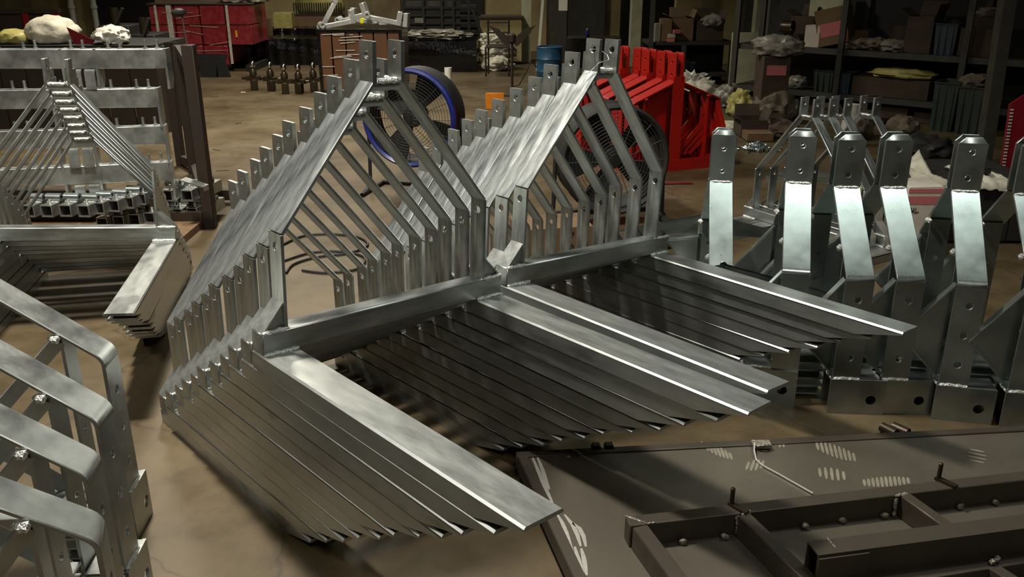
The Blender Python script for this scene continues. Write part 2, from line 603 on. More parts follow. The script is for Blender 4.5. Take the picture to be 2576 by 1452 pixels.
def make_fork_frame(name, label, galv='galv'):
    t = thing(name, label, 'fork frame')
    # cross beam: square tube with rounded edges and closed ends
    MB().box(0, L_, 0, BD, 0, BH).build('crossbeam', 'galv_beam', t, bevel=0.004)
    forks, gussets = [], []
    for i, x0 in enumerate((0.0, L_ - FW_)):
        x1 = x0 + FW_
        m = MB()
        c = 0.005
        m.prism([(x0, -c), (x0 + c, 0), (x1 - c, 0), (x1, -c), (x1, -2 * c), (x0, -2 * c)], 'y', -FLEN, BD)
        side = [(BD, -FH), (-FLEN + 0.15, -FH), (-FLEN + 0.004, -2 * c - 0.001), (-FLEN + 0.004, -c), (BD, -c)]
        m.prism(side, 'x', x0, x0 + 0.005)
        m.prism(side, 'x', x1 - 0.005, x1)
        m.box(x0 + .005, x1 - .005, BD - 0.006, BD - .0005, -FH + .001, -c)
        forks.append(m.build('fork', 'galv_fork', t))
    th = 0.009
    for sgn, px, ax in ((1, PX1, AX1), (-1, PX2, AX2)):
        m = MB()
        # post with its hole: the outer face is at px (left bar) or px (right bar), thickness grows outwards
        N = Vector((-sgn, 0, 0))
        m.holed((px - sgn * 0.0, 0, 0), (0, 1, 0), (0, 0, 1), N * -1, 0, BD, BH, BZ, [(BD * .5, BZ - 0.036, 0.0115)], th)
        # note: N*-1 makes the plate grow away from the frame's middle
        d = Vector((ax - px, 0, AZ - BZ))
        Ld = d.length
        d.normalize()
        nrm = Vector((d.z * sgn, 0, -d.x * sgn))
        a = Vector((px, 0, BZ))
        b = Vector((ax, 0, AZ))
        outer = -nrm
        q0 = [a, b, b + outer * th, Vector((px - sgn * th, 0, BZ + 0.004))]
        vs_ = [Vector((p.x, y, p.z)) for y in (0, BD) for p in q0]
        m.add(vs_, [(0, 1, 2, 3), (7, 6, 5, 4), (0, 4, 5, 1), (1, 5, 6, 2), (2, 6, 7, 3), (3, 7, 4, 0)])
        m.build('side_bar', 'galv_bar', t, bevel=0.0016, merge=True)
        m = MB()
        tp = 0.0125
        m.holed((ax + (0.002 if sgn > 0 else -0.002), 0, 0), (0, 1, 0), (0, 0, 1), (sgn, 0, 0), 0, BD, AZ - 0.004, TZ, [(BD * .45, TZ - 0.034, 0.0115)], tp)
        m.build('hitch_plate', galv, t, bevel=0.0014, merge=True)
        # folded gusset at the foot of the post, sloping out to the end of the beam
        m = MB()
        xe = 0.004 if sgn > 0 else L_ - 0.004
        xi = px - sgn * th
        m.add([(xe, 0.004, BH), (xi, 0.004, BH + 0.075), (xi, BD, BH + 0.075), (xe, BD, BH),
               (xe + sgn * .007, 0.004, BH), (xi, 0.004, BH + 0.067), (xi, BD, BH + 0.067), (xe + sgn * .007, BD, BH)],
              [(0, 1, 2, 3), (7, 6, 5, 4), (0, 4, 5, 1), (3, 2, 6, 7), (0, 3, 7, 4), (1, 5, 6, 2)])
        m.add([(xe, 0.012, BH), (xi - sgn * .014, 0.012, BH), (xi, 0.012, BH + 0.016), (xi, 0.012, BH + 0.07)], [(0, 1, 2, 3)])
        gussets.append(m.build('gusset', galv, t))
    # round spreader that joins the two hitch plates, under a fat weld
    m = MB()
    m.tube([(AX1 - .004, BD * .5, AZ - 0.008), (AX2 + .004, BD * .5, AZ - 0.008)], 0.017, n=12)
    spr = m.build('spreader', galv, t)
    m = MB()
    sd = 1
    bead(m, (AX1 + .012, .004, AZ + .004), (AX2 - .012, .004, AZ + .004), .008, 8, 1)
    bead(m, (AX2 - .013, .002, AZ + .006), (AX2 - .013, BD, AZ + .006), .007, 6, 7)
    m.build('weld_bead', 'weld', spr)
    for par, x0 in zip(forks, (0.0, L_ - FW_)):
        m = MB()
        bead(m, (x0 + .002, -.002, .002), (x0 + FW_ - .002, -.002, .002), .0062, 12, int(x0 * 9) + 2)
        m.build('weld_bead', 'weld', par)
    for par, (xa, xb) in zip(gussets, ((0.002, PX1 + .004), (PX2 - .004, L_ - .002))):
        m = MB()
        bead(m, (xa, .003, BH + .001), (xb, .003, BH + .001), .006, 8, int(xa * 9) + 4)
        m.build('weld_bead', 'weld', par)
    return t


ORD = ['topmost', 'second from the top', 'third from the top', 'fourth from the top', 'fifth from the top', 'sixth from the top',
       'seventh from the top', 'eighth from the top', 'ninth from the top', 'tenth from the top', 'lowest']

ff0 = make_fork_frame('pallet_fork_frame', '')
ff_snap = snapshot(ff0)
ff_used = [False]


def place_ff(Mw, label, group):
    if not ff_used[0]:
        o = ff0
        ff_used[0] = True
        o['label'] = label
        o['group'] = group
    else:
        o = dup(ff0, ff_snap, label, group=group)
    o.location = Mw.to_translation()
    o.rotation_euler = Mw.to_euler()
    return o


def ff_stack(o, yaw, pit, rol, step, n, where, group, seed, jit=0.011, top=None):
    rnd = random.Random(seed)
    o = Vector(o)
    ex = Vector((math.cos(R(yaw)), math.sin(R(yaw)), 0))
    ey = Vector((-math.sin(R(yaw)), math.cos(R(yaw)), 0))
    zb = FH + 0.0005
    for k in range(n):
        q = k / (n - 1)
        dy = step[1] * k + (rnd.uniform(-jit, jit) if 0 < k < n - 1 else 0)
        dx = step[0] * k + (rnd.uniform(-.004, .004) if 0 < k < n - 1 else 0)
        p = o + ex * dx + ey * dy
        p.z = o.z + (zb - o.z) * q
        w = ORD[10] if k == n - 1 else ORD[k]
        place_ff(basis(p, yaw + (rnd.uniform(-.45, .45) if k else 0), pit * (1 - q), rol * (1 - q)),
                 'galvanised fork frame, %s of %s' % (w, where), group)


ff_stack((-0.6586, 2.106, 0.6183), 42.58, 0.2, 2.53, (0.0047, 0.0936), 11,
         'the middle stack', 'fork frames in the middle stack', 3)
ff_stack((-0.0187, 2.7374, 0.5828), 41.35, 0.02, 4.0, (0.0016, 0.0947), 11,
         'the stack before the red frames', 'fork frames in the stack before the red frames', 5)
ff_stack((-2.3912, 3.715, 0.4319), 11.89, -1.97, 3.155, (-0.0094, 0.0966), 8,
         'the stack before the beam rack', 'fork frames in the stack before the beam rack', 8)

# a few more of them standing far behind the row of tall frames
for k, (x, y, lab) in enumerate(((2022, 335, 'leftmost of the three close together'), (2062, 333, 'middle one of the three close together'),
                                 (2100, 325, 'rightmost of the three close together'), (2172, 322, 'standing alone to the right of three others'))):
    p = at(x, y, 5.15 + 0.02 * k)
    yaw = -58
    base = Vector((p.x, p.y, 0)) - Matrix.Rotation(R(yaw), 3, 'Z') @ Vector((0.412, 0, 0))
    base.z = FH
    place_ff(basis(base, yaw), 'small galvanised frame behind the tall frames, ' + lab, 'hitch frames behind the tall frames')

# thin tie wire through the hitch plate hole of the second stack's top frame
_B = basis(Vector((-0.0187, 2.7374, 0.5828)), 41.35, 0.02, 4.0)
m = MB()
m.tube([_B @ Vector(p) for p in ((AX1 - .03, .028, TZ - .036), (AX1 - .016, .027, TZ - .034), (AX1 + .014, .027, TZ - .034), (AX1 + .05, .02, TZ - .05), (AX1 + .03, -.01, TZ - .065),
                               (AX1 - .01, -.006, TZ - .075), (AX1 - .03, .02, TZ - .11), (AX1 - .045, .03, TZ - .115))], .0016, n=5)
tag(m.build('tie_wire', 'weld'), 'thin tie wire looped through the hitch hole of the stack before the red frames', 'wire')

# ================================================================== TALL HITCH FRAMES (row on the right, four in the front left corner)
def make_tall_frame(name, label, galv='galv2', zb2=0.54, zb1=0.80, ztop=1.0, hb=0.14, run=0.30, w=0.10, chamfer=0.022, back=0.2, web=True, rb=0.014, lugs=True):
    """local: x across the legs (near leg at -hw), y along the bar's width, z up"""
    t = thing(name, label, 'hitch frame')
    hw = 0.036 + run          # outer face of a leg
    ha = 0.036                # outer face of a hitch plate
    th = 0.010
    for s in (-1, 1):
        N = Vector((s, 0, 0))
        m = MB()
        zs = [hb + .085, hb + .20, hb + .315]
        m.holed((s * hw, 0, 0), (0, 1, 0), (0, 0, 1), N, 0, w, hb, zb2 - rb, [(w * .52, z, 0.012) for z in zs], th)
        # bent bar: rounded bend, slope, up to the hitch plate
        P0, P1, P2 = Vector((hw, zb2 - rb)), Vector((hw, zb2)), Vector((ha, zb1))
        d = (P2 - P1).normalized()
        Pa = P1 + d * rb
        pts = [P0.lerp(P1, u).lerp(P1.lerp(Pa, u), u) for u in (0, .25, .5, .75, 1.0)] + [P2]
        nr = []
        for i_, p_ in enumerate(pts):
            tg = (pts[min(i_ + 1, len(pts) - 1)] - pts[max(0, i_ - 1)]).normalized()
            nr.append(Vector((-tg.y, tg.x)))
        nr[0], nr[-1] = Vector((-1, 0)), nr[-1]
        vs_ = []
        for p_, n_ in zip(pts, nr):
            q_ = p_ + n_ * th
            for (u_, y_) in ((p_, 0), (p_, w), (q_, w), (q_, 0)):
                vs_.append((s * u_.x, y_, u_.y))
        fs_ = [(3, 2, 1, 0)]
        for i_ in range(len(pts) - 1):
            for j_ in range(4):
                fs_.append((i_ * 4 + j_, i_ * 4 + (j_ + 1) % 4, i_ * 4 + 4 + (j_ + 1) % 4, i_ * 4 + 4 + j_))
        k_ = (len(pts) - 1) * 4
        fs_.append((k_, k_ + 1, k_ + 2, k_ + 3))
        m.add(vs_, fs_)
        leg_o = m.build('leg_bar', galv, t, bevel=0.0022, merge=True)
        # hitch plate with clipped corners and two holes
        m = MB()
        zc = ztop - 0.024
        m.holed((s * ha, 0, 0), (0, 1, 0), (0, 0, 1), N, 0, w, zb1, zc, [(w * .5, zb1 + .048, 0.0105), (w * .5, zb1 + .145, 0.0105)], 0.012)
        m.prism([(0, zc), (w, zc), (w - chamfer, ztop), (chamfer, ztop)], 'x', s * ha, s * (ha - .012))
        hp_o = m.build('hitch_plate', galv, t, bevel=0.0016, merge=True)
        m = MB()
        bead(m, (s * ha, .004, zb1), (s * ha, w - .004, zb1), .005, 9, 3 + s)
        m.build('weld_bead', 'weld', hp_o)
        # inner post under the slope
        xi = hw - 0.105
        zi = zb2 + (zb1 - zb2) * (hw - xi) / (hw - ha) - .012
        m = MB()
        m.holed((s * xi, 0, 0), (0, 1, 0), (0, 0, 1), N, 0.012, w - .012, hb * .3, zi, [(w * .5, z, 0.012) for z in zs], 0.009)
        ip_o = m.build('inner_post', galv, t, merge=True)
        m = MB()
        bead(m, (s * xi, -.002, zi - .004), (s * (xi - .03), .004, zi - .002), .011, 5, 8 + s)
        m.build('weld_bead', 'weld', ip_o)
        # braces that run forward and down to a point ahead of the frame
        apex = Vector((s * (hw - 0.03), -0.155, hb + 0.18)) if web else Vector((s * .045, -.10, .42))
        top = Vector((s * (hw - 0.03), 0.004, zb2 - .014)) if web else Vector((s * (xi - .008), 0.006, zi - .012))
        bot = Vector((s * (hw - 0.03), 0.004, hb + .010)) if web else Vector((s * (hw - 0.14), 0.004, hb + .010))
        for e in (top, bot):
            m = MB()
            m.beam(e, apex, 0.034 if web else .042, 0.006, up=(0, .8, .6) if e is top else (0, -.8, .6))
            m.build('brace', galv, t)
        if web:
            m = MB()
            m.prism([(0.0, zb2 - .02), (apex.y + .004, apex.z), (0.0, hb + .015)], 'x', s * (hw - .050), s * (hw - .044))
            m.build('brace_web', galv, t)
        # foot: deep plate-sided block with a big hole
        m = MB()
        m.holed((s * (hw + .008), 0, 0), (0, 1, 0), (0, 0, 1), N, -0.006, back, 0, hb, [(back * .74, hb * .42, 0.019)], 0.010)
        m.box(*sorted((s * (hw - .002), s * (hw - .10))), -.004, back - .002, hb - .008, hb - .001)
        m.box(*sorted((s * (hw - .09), s * (hw - .10))), -.004, back - .002, 0, hb - .008)
        ft_o = m.build('foot', galv, t, merge=True)
        m = MB()
        bead(m, (s * hw, .002, hb + .002), (s * hw, w - .002, hb + .002), .007, 10, 13 + s)
        bead(m, (s * (hw - .004), -.006, hb + .002), (s * (hw - .06), -.006, hb + .002), .006, 6, 14 + s)
        m.build('weld_bead', 'weld', ft_o)
        if not lugs:
            continue
        # clevis lugs on the inside of the foot
        m = MB()
        for kz in (0.05, 0.115, 0.18):
            m.box(*sorted((s * (hw - .19), s * (hw - .105))), -.11, .0, kz - .03, kz - .024)
            m.box(*sorted((s * (hw - .19), s * (hw - .105))), -.11, .0, kz + .004, kz + .01)
            m.box(*sorted((s * (hw - .15), s * (hw - .145))), -.10, -.005, kz - .024, kz + .004)
        m.build('clevis_lugs', galv, t)
    if not web:
        MB().box(-.06, .06, -.13, -.07, .385, .455).build('receiver_tube', galv, t, bevel=.004)
    m = MB()
    m.box(-hw + .1, hw - .1, 0.03, 0.10, 0.012, 0.07)
    m.build('base_tube', galv, t, bevel=.003)
    return t


tf0 = make_tall_frame('tall_hitch_frame', '')
tf_snap = snapshot(tf0)
HW = 0.336
rows = [  # bend corner pixel (at z = .80), yaw of the bar's width direction, label
    ((1785, 453), -8, 'tall galvanised hitch frame set furthest back, left end of the right-hand row'),
    ((1975, 458), -13, 'tall galvanised hitch frame with scuffed white hitch plate, second from the left of the row'),
    ((2096, 470), -4, 'tall galvanised hitch frame third from the left, ahead of the yellow bag'),
    ((2213, 471), -3, 'tall galvanised hitch frame fourth from the left, ahead of the pink and white carton'),
    ((2392, 479), -13, 'tall galvanised hitch frame second from the right end of the right-hand row'),
    ((2549, 488), -9, 'tall galvanised hitch frame cut off by the right edge of the picture'),
]
for k, (px, yaw, lab) in enumerate(rows):
    p = fl(px[0], px[1], 0.80) if k else at(px[0], px[1], 3.75)
    # local +y -> screen right (world +x rotated by yaw); local -x -> towards the camera
    rz = R(yaw) - math.pi / 2
    Rm = Matrix.Rotation(rz, 3, 'Z')
    # near leg must be on the camera's side: local x axis = Rm @ x
    near = 1 if (Rm @ Vector((1, 0, 0))).y < 0 else -1
    loc = p - Rm @ Vector((near * 0.036, 0, 0.0))
    loc.z = 0
    if k == 0:
        o = make_tall_frame('tall_hitch_frame', lab, zb2=0.34, zb1=0.70, ztop=0.925, hb=0.12, run=0.36)
        o['group'] = 'tall hitch frames in the right-hand row'
    elif k == 1:
        o = tf0
        o['label'] = lab
        o['group'] = 'tall hitch frames in the right-hand row'
    else:
        o = dup(tf0, tf_snap, lab, group='tall hitch frames in the right-hand row')
    o.location = loc
    o.rotation_euler = (0, 0, rz)
    if k == 1:
        shifted = o

for c in kids(shifted):
    if c.name.startswith('foot'):
        c.location.y -= 0.10      # this frame's feet reach out on the other side of the leg

tg0 = make_tall_frame('bent_bar_hitch_frame', '', 'galv', zb2=0.585, zb1=0.835, ztop=1.04, hb=0.155, run=0.33, w=0.098, web=False, rb=0.026, back=0.135)
tg_snap = snapshot(tg0)
HWG = 0.366
fr = [((293, 868), (262, 905), 'bent bar hitch frame furthest from the viewer in the front left corner'),
      ((278, 1018), (246, 1060), 'second bent bar hitch frame in the front left corner, counted from the back'),
      ((253, 1138), (219, 1199), 'third bent bar hitch frame in the front left corner, counted from the back'),
      ((262, 1292), (251, 1366), 'bent bar hitch frame nearest the viewer, bottom left corner')]
for k, (b, f, lab) in enumerate(fr):
    pb, pf = fl(b[0], b[1], 0.585), fl(f[0], f[1], 0.585)
    d = pb - pf
    rz = math.atan2(d.y, d.x) - math.pi / 2
    Rm = Matrix.Rotation(rz, 3, 'Z')
    loc = pf - Rm @ Vector((HWG, 0, 0))
    loc.z = 0
    if k == 0:
        o = tg0
        o['label'] = lab
        o['group'] = 'bent bar hitch frames in the front left corner'
    else:
        o = dup(tg0, tg_snap, lab, group='bent bar hitch frames in the front left corner')
    o.location = loc
    o.rotation_euler = (0, 0, rz)

# ================================================================== red painted frames behind
tr0 = make_tall_frame('red_hitch_frame', '', 'red', zb2=0.56, zb1=0.71, ztop=0.93, hb=0.10, run=0.37, w=0.13, chamfer=0.012, back=0.22, lugs=False)
tr_snap = snapshot(tr0)
reds = [((1707, 235), 'red painted hitch frame at the front right of the red group'), ((1678, 225), 'red painted hitch frame second from the right of the red group'),
        ((1640, 212), 'red painted hitch frame in the middle of the red group'), ((1618, 208), 'red painted hitch frame fourth from the right of the red group'),
        ((1572, 200), 'red painted hitch frame at the far left of the red group')]
hwr = 0.036 + 0.37
for sx in (-1, 1):
    MB().prism([(sx * hwr, 0.10), (sx * hwr, .555), (sx * .30, .60), (sx * .30, .10)] if sx > 0 else [(sx * hwr, 0.10), (sx * hwr, .55), (sx * .04, .70), (sx * .04, .10)], 'y', .10, .106).build('side_panel', 'red', tr0)
MB().box(-.05, .05, .0, .012, .0, .75).build('centre_post', 'red', tr0)
MB().box(-hwr - .02, hwr + .02, -.03, -.004, .0, .09).build('base_bar', 'red', tr0)
for k_ in range(3):
    MB().beam((.06 + .05 * k_, .05, .12), (.34, .05, .42 - .07 * k_), .05, .012, up=(0, 1, 0)).build('inner_strut', 'red', tr0)
tr_snap = snapshot(tr0)
for k, (px, lab) in enumerate(reds):
    p = at(px[0], px[1], 7.05 + k * 0.14)
    rz = R(22)
    if k == 0:
        o = tr0
        o['label'] = lab
        o['group'] = 'red painted hitch frames'
    else:
        o = dup(tr0, tr_snap, lab, group='red painted hitch frames')
    o.location = (p.x, p.y, 0)
    o.rotation_euler = (0, 0, rz)
for o in list(COL.objects):
    r_ = o
    while r_.parent:
        r_ = r_.parent
    if r_.name.startswith('red_hitch_frame') and o.name.startswith('weld_bead'):
        o.data.materials.clear()
        o.data.materials.append(M['red'])

# ================================================================== STEEL TRAY AND TUBE FRAME ON THE FLOOR (front right)
ZT = 0.10
tA = fl(1297, 1136, ZT)
tB = fl(1428, 1422, ZT)
tC = fl(2576, 1070, ZT)
dl = (tB - tA).normalized()
dr = (tC - tA).normalized()
tray = thing('sheet_steel_tray', 'brown sheet steel tray with raised rim and boot prints, lying in front right', 'steel tray', (0, 0, 0))
Ltray, Wtray = 1.75, 2.5
p00, p10, p01 = tA, tA + dr * Wtray, tA + dl * Ltray
p11 = p10 + dl * Ltray


def rail(name, a, b, w, h, side, material='brown', parent=None, bev=0.003, top=None):
    """tube whose top edge runs a->b, body on the 'side' (+1 = left of a->b) of it, below a/b"""
    a, b = Vector(a), Vector(b)
    d = (b - a).normalized()
    s = Vector((-d.y, d.x, 0)) * side
    off = s * (w / 2) - Vector((0, 0, h / 2))
    return MB().beam(a + off, b + off, w, h).build(name, material, parent, bevel=bev)


rail('rim_tube', p00, p10, 0.034, 0.058, -1, parent=tray)
rail('rim_tube', p00 + dl * .0345, p01, 0.034, 0.058, 1, parent=tray)
rail('rim_tube', p10 + dl * .0345, p11, 0.034, 0.058, -1, parent=tray)
rail('rim_tube', p01 + dr * .06, p11 - dr * .06, 0.05, 0.058, 1, parent=tray)
zs_ = Vector((0, 0, -0.006))
sm = MB()
q = [p00 + dr * .036 + dl * .034 + zs_, p10 - dr * .036 + dl * .034 + zs_, p11 - dr * .036 - dl * .05 + zs_, p01 + dr * .036 - dl * .05 + zs_]
dn = Vector((0, 0, -0.006))
sm.add(q + [a + dn for a in q], [(0, 3, 2, 1), (4, 5, 6, 7), (0, 1, 5, 4), (1, 2, 6, 5), (2, 3, 7, 6), (3, 0, 4, 7)])
sheet = sm.build('sheet', 'sheet', tray, smooth=False)
ZS = ZT - 0.006
for a, b in ((p00, p01), (p10, p11)):
    for k in (0.12, 0.88):
        c = a.lerp(b, k)
        c = c + dr * (0.06 if a is p00 else -0.06)
        MB().box(c.x - .05, c.x + .05, c.y - .04, c.y + .04, 0, ZT - 0.058).build('support_block', 'timber', tray)

# ground-bright arcs left by the grinder along the rim
def strip(mb, pts, w, z):
    pts = [Vector((p[0], p[1], 0)) for p in pts]
    vs_, fs_ = [], []
    for i, p in enumerate(pts):
        d = (pts[min(i + 1, len(pts) - 1)] - pts[max(0, i - 1)]).normalized()
        s = Vector((-d.y, d.x, 0))
        ww = w * (0.35 + 0.65 * math.sin(math.pi * (i + 0.5) / len(pts)))
        vs_ += [(p.x + s.x * ww / 2, p.y + s.y * ww / 2, z), (p.x - s.x * ww / 2, p.y - s.y * ww / 2, z)]
    for i in range(len(pts) - 1):
        fs_.append((2 * i, 2 * i + 1, 2 * i + 3, 2 * i + 2))
    mb.add(vs_, fs_)


for arc in ([(1340, 1152), (1352, 1180), (1366, 1215), (1380, 1245), (1392, 1270)], [(1352, 1150), (1364, 1180), (1372, 1205), (1382, 1232)],
            [(1400, 1292), (1414, 1315), (1424, 1340), (1434, 1372), (1442, 1390)], [(1420, 1295), (1440, 1320), (1452, 1345), (1461, 1375)],
            [(1440, 1316), (1458, 1330), (1468, 1350), (1474, 1376)], [(1446, 1376), (1452, 1400), (1460, 1425), (1468, 1445)],
            [(1462, 1380), (1468, 1402), (1472, 1425), (1476, 1448)], [(1434, 1140), (1430, 1146), (1432, 1152)]):
    m = MB()
    pts = [fl(x, y, ZS) for x, y in arc]
    fine = []
    for i in range(len(pts) - 1):
        for s in range(4):
            fine.append(pts[i].lerp(pts[i + 1], s / 4))
    fine.append(pts[-1])
    strip(m, fine, 0.013, ZS + 0.0006)
    m.build('grinder_mark', 'ground', tray)

# dusty boot prints on the sheet: rows of tread bars
def print_(cx, cy, n, px, py, lx, ly, label_=None):
    m = MB()
    for i in range(n):
        k = 0.55 + 0.45 * math.sin(math.pi * (i + .5) / n)
        x, y = cx + px * (i - n / 2), cy + py * (i - n / 2)
        a, b = fl(x - lx * k, y - ly * k, ZS), fl(x + lx * k, y + ly * k, ZS)
        strip(m, [a.lerp(b, t / 4) for t in range(5)], 0.010, ZS + 0.0005)
    m.build('boot_print', 'chalk', tray)


print_(2108, 1138, 9, 11.5, 3.5, 4, 17)
print_(2100, 1194, 5, 15, 2, 2, 16)
print_(2235, 1212, 11, 11, -0.5, 2, 13)
print_(1808, 1136, 8, 10, 4, 5, 14)
print_(1905, 1170, 4, 12, -1, -5, 14)
print_(2458, 1152, 4, 0, 9, 24, 5)
print_(1965, 1116, 3, 10, 2, 2, 11)

# twisted wire lying on the sheet
wire = [(1897, 1125), (1896, 1145), (1902, 1160), (1915, 1172), (1930, 1181), (1960, 1197), (1990, 1214), (2020, 1231), (2045, 1245)]
m = MB()
m.tube([fl(x, y, ZS) + Vector((0, 0, .004 + .012 * (k < 2))) for k, (x, y) in enumerate(wire)], 0.0032, n=6)
tag(m.build('wire_offcut', 'ground'), 'thin bent wire lying on the brown steel tray', 'wire')
for k, (x, lab) in enumerate(((1499, 'left one of two small black pads on the rim of the steel tray'), (1531, 'right one of two small black pads on the rim of the steel tray'))):
    c = fl(x, 1124 - k * 1.5, ZT)
    m = MB()
    m.prism([(-.016, 0), (.016, 0), (.012, .014), (-.012, .014)], 'y', -.012, .012)
    tag(m.build('rubber_pad', 'darksteel', loc=c + Vector((0, -.008, 0)), rot=(0, 0, math.atan2(dr.y, dr.x))), lab, 'pad', 'pads on the tray rim')
c = fl(1912, 1118, ZT)
m = MB()
m.box(-.03, .03, -.018, .018, 0, .012)
m.tube([(-.02, -.02, .012), (0, -.026, .018), (.03, -.016, .012)], .004, n=6)
tag(m.build('scrap_clip', 'dweld', loc=c + Vector((0, -.01, 0))), 'small bent scrap of steel on the far rim of the tray', 'scrap')
for k, (x, lab) in enumerate(((2222, 'left of two short steel pipe offcuts on the floor beyond the tray'), (2250, 'right of two short steel pipe offcuts on the floor beyond the tray'))):
    c = fl(x, 1092 - k, 0)
    m = MB()
    m.lathe([(.0145, 0), (.018, 0), (.018, .06), (.0145, .06), (.0145, 0)], n=16, axis='x')
    m.lathe([(.0140, .004), (.0001, .004)], n=16, axis='x')
    o = m.build('pipe_offcut', 'bronze', loc=c + Vector((0, 0.02, .018)), rot=(0, 0, R(-60 + 6 * k)))
    tag(o, lab, 'pipe', 'pipe offcuts beyond the tray')

# the welded tube frame that lies on the tray
ZF = 0.165
fr_ = thing('welded_tube_assembly', 'welded brown square tube frame lying on the sheet steel tray', 'steel frame', (0, 0, 0))
hF = ZF - ZS
a, b = fl(1629, 1318, ZF), fl(2576, 1208, ZF)
dF = (b - a).normalized()
sF = Vector((-dF.y, dF.x, 0))
L0 = fl(1629, 1319, ZF)
L1 = fl(1730, 1452, ZF)
dL = (L1 - L0).normalized()
rail('frame_tube', a - dF * 0.05, a + dF * 2.0, 0.045, hF, 1, parent=fr_)
rail('frame_tube', L0, L0 + dL * 1.0, 0.045, hF, -1, parent=fr_)
c0, c1 = fl(1856, 1297, ZF), fl(2002, 1440, ZF)
dC = (c1 - c0).normalized()
rail('frame_tube', c0, c0 + dC * 0.36, 0.04, hF, 1, parent=fr_)
c0b, c1b = fl(2264, 1246, ZF), fl(2366, 1319, ZF)
dC2 = (c1b - c0b).normalized()
rail('frame_tube', c0b, c1b + dC2 * .02, 0.036, hF, 1, parent=fr_)
n0, n1 = fl(2172, 1446, ZF - .01), fl(2576, 1384, ZF - .01)
dN = (n1 - n0).normalized()
rail('frame_tube', n0 - dN * .05, n1 + dN * .8, 0.045, hF - .01, -1, parent=fr_)
e0, e1 = fl(2470, 1418, ZF - .01), fl(2560, 1475, ZF - .01)
rail('frame_tube', e0, e0 + (e1 - e0).normalized() * .5, 0.036, hF - .01, 1, parent=fr_)
# raised hollow tube along the frame: four walls, open left end
ZR = 0.235
r0, r1 = fl(2031, 1363, ZR), fl(2576, 1293, ZR)
r2, r3 = fl(2057, 1393, ZR), fl(2576, 1326, ZR)
dR = ((r1 - r0).normalized() + (r3 - r2).normalized()).normalized()
sR = Vector((dR.y, -dR.x, 0))
wR = 0.055
hR = ZR - ZS
m = MB()
Lr = 1.5
tk = 0.004
o0 = r0
for (s0, s1, z0, z1) in ((0, wR, 0, tk), (0, wR, hR - tk, hR), (0, tk, tk, hR - tk), (wR - tk, wR, tk, hR - tk)):
    c = o0 + sR * ((s0 + s1) / 2) - Vector((0, 0, (z0 + z1) / 2))
    m.beam(c, c + dR * Lr, s1 - s0, z1 - z0)
m.build('hollow_tube', 'brown', fr_)
# plate tacked to the near side of the hollow tube's end
c = o0 + sR * (wR + .004) - Vector((0, 0, hR / 2 + .004))
MB().beam(c + dR * .0, c + dR * .135, .006, hR - .008).build('end_plate', 'brown', fr_)
for k, (x, y) in enumerate(((1717, 1364), (1823, 1352), (2025, 1326), (2119, 1310), (2225, 1299), (2415, 1276), (2503, 1265))):
    c = fl(x, y, ZS + .008)
    o = blob('weld_bead', 'dweld', c - Vector((0, 0, .008)), (.024, .016, .016), seed=k, sub=2, parent=fr_, flat=False)
for pa, pb, rr in (((1573, 1297), (1629, 1318), .003), ((1629, 1318), (1648, 1315), .003), ((1866, 1296), (1889, 1287), .005),
                   ((2252, 1248), (2284, 1242), .005), ((2080, 1352), (2102, 1378), .002), ((2490, 1414), (2515, 1404), .007)):
    m = MB()
    zz = ZR if pa[0] == 2080 else ZF
    bead(m, fl(*pa, zz), fl(*pb, zz), rr, 8, int(pa[0]))
    m.build('weld_bead', 'dweld', fr_)
for pa, pb in (((1856, 1293), (1846, 1346)), ((2255, 1247), (2247, 1296))):
    u = fl(*pa, ZF)
    m = MB()
    bead(m, u - Vector((0, .004, .004)), Vector((u.x, u.y - .004, ZS + .004)), .006, 8, int(pa[0]))
    m.build('weld_bead', 'dweld', fr_)
for base in ((1840, 1272), (2360, 1208)):
    b0 = fl(*base, ZF)
    m = MB()
    m.tube([b0 - Vector((0, 0, .012)), b0 + Vector((0, 0, .056)), b0 + Vector((0, 0, .058))], .0065, n=10, rs=[.0065, .0065, .004])
    pin = m.build('pin', 'bronze', fr_)
    MB().beam(b0 + Vector((-.004, .008, .004)), b0 + Vector((.034, -.042, .004)), .018, .008).build('lug', 'bronze', pin)

# ================================================================== BEAM RACK (back left)
rk = thing('steel_rack', 'dark brown steel rack with tall posts holding galvanised beams', 'rack', (0, 0, 0))
pA, pB, pC = fl(531, 572), fl(489, 436), fl(457, 416)
for p, w, zt in ((pA, 0.072, 1.135), (pB, 0.066, 1.0), (pC, 0.066, 0.97)):
    MB().box(p.x - w / 2, p.x + w / 2, p.y - .035, p.y + .035, 0, zt).build('post', 'darksteel', rk, bevel=.004)
xA = pA.x
for a, b in ((pA, pB), (pB, pC)):
    for z in (0.985, 0.075):
        d = (b - a).normalized()
        MB().beam(a + d * .04 + Vector((0, 0, z)), b - d * .04 + Vector((0, 0, z - .02)), .045, .07).build('rail', 'darksteel', rk)
for Y in (5.42, 6.0):
    m = MB()
    m.box(-3.9, xA - .045, Y - .03, Y + .03, 0.03, 0.10)
    m.build('rail', 'darksteel', rk)
m = MB()
c = at(497, 110, 5.43)
m.tube([(xA - .012, 5.42, 1.13), (xA - .03, 5.45, 1.24), (xA - .035, 5.46, 1.3)], .005, n=6)
m.build('rod', 'darksteel', rk)
blob('rod_tip', 'blackmat', (xA - .055, 5.46, 1.29), (.09, .05, .04), seed=4, sub=2, parent=rk, flat=False)
MB().box(-3.9, xA - .05, 4.62, 5.385, 0.0, 0.045).build('deck_board', 'timber', rk)


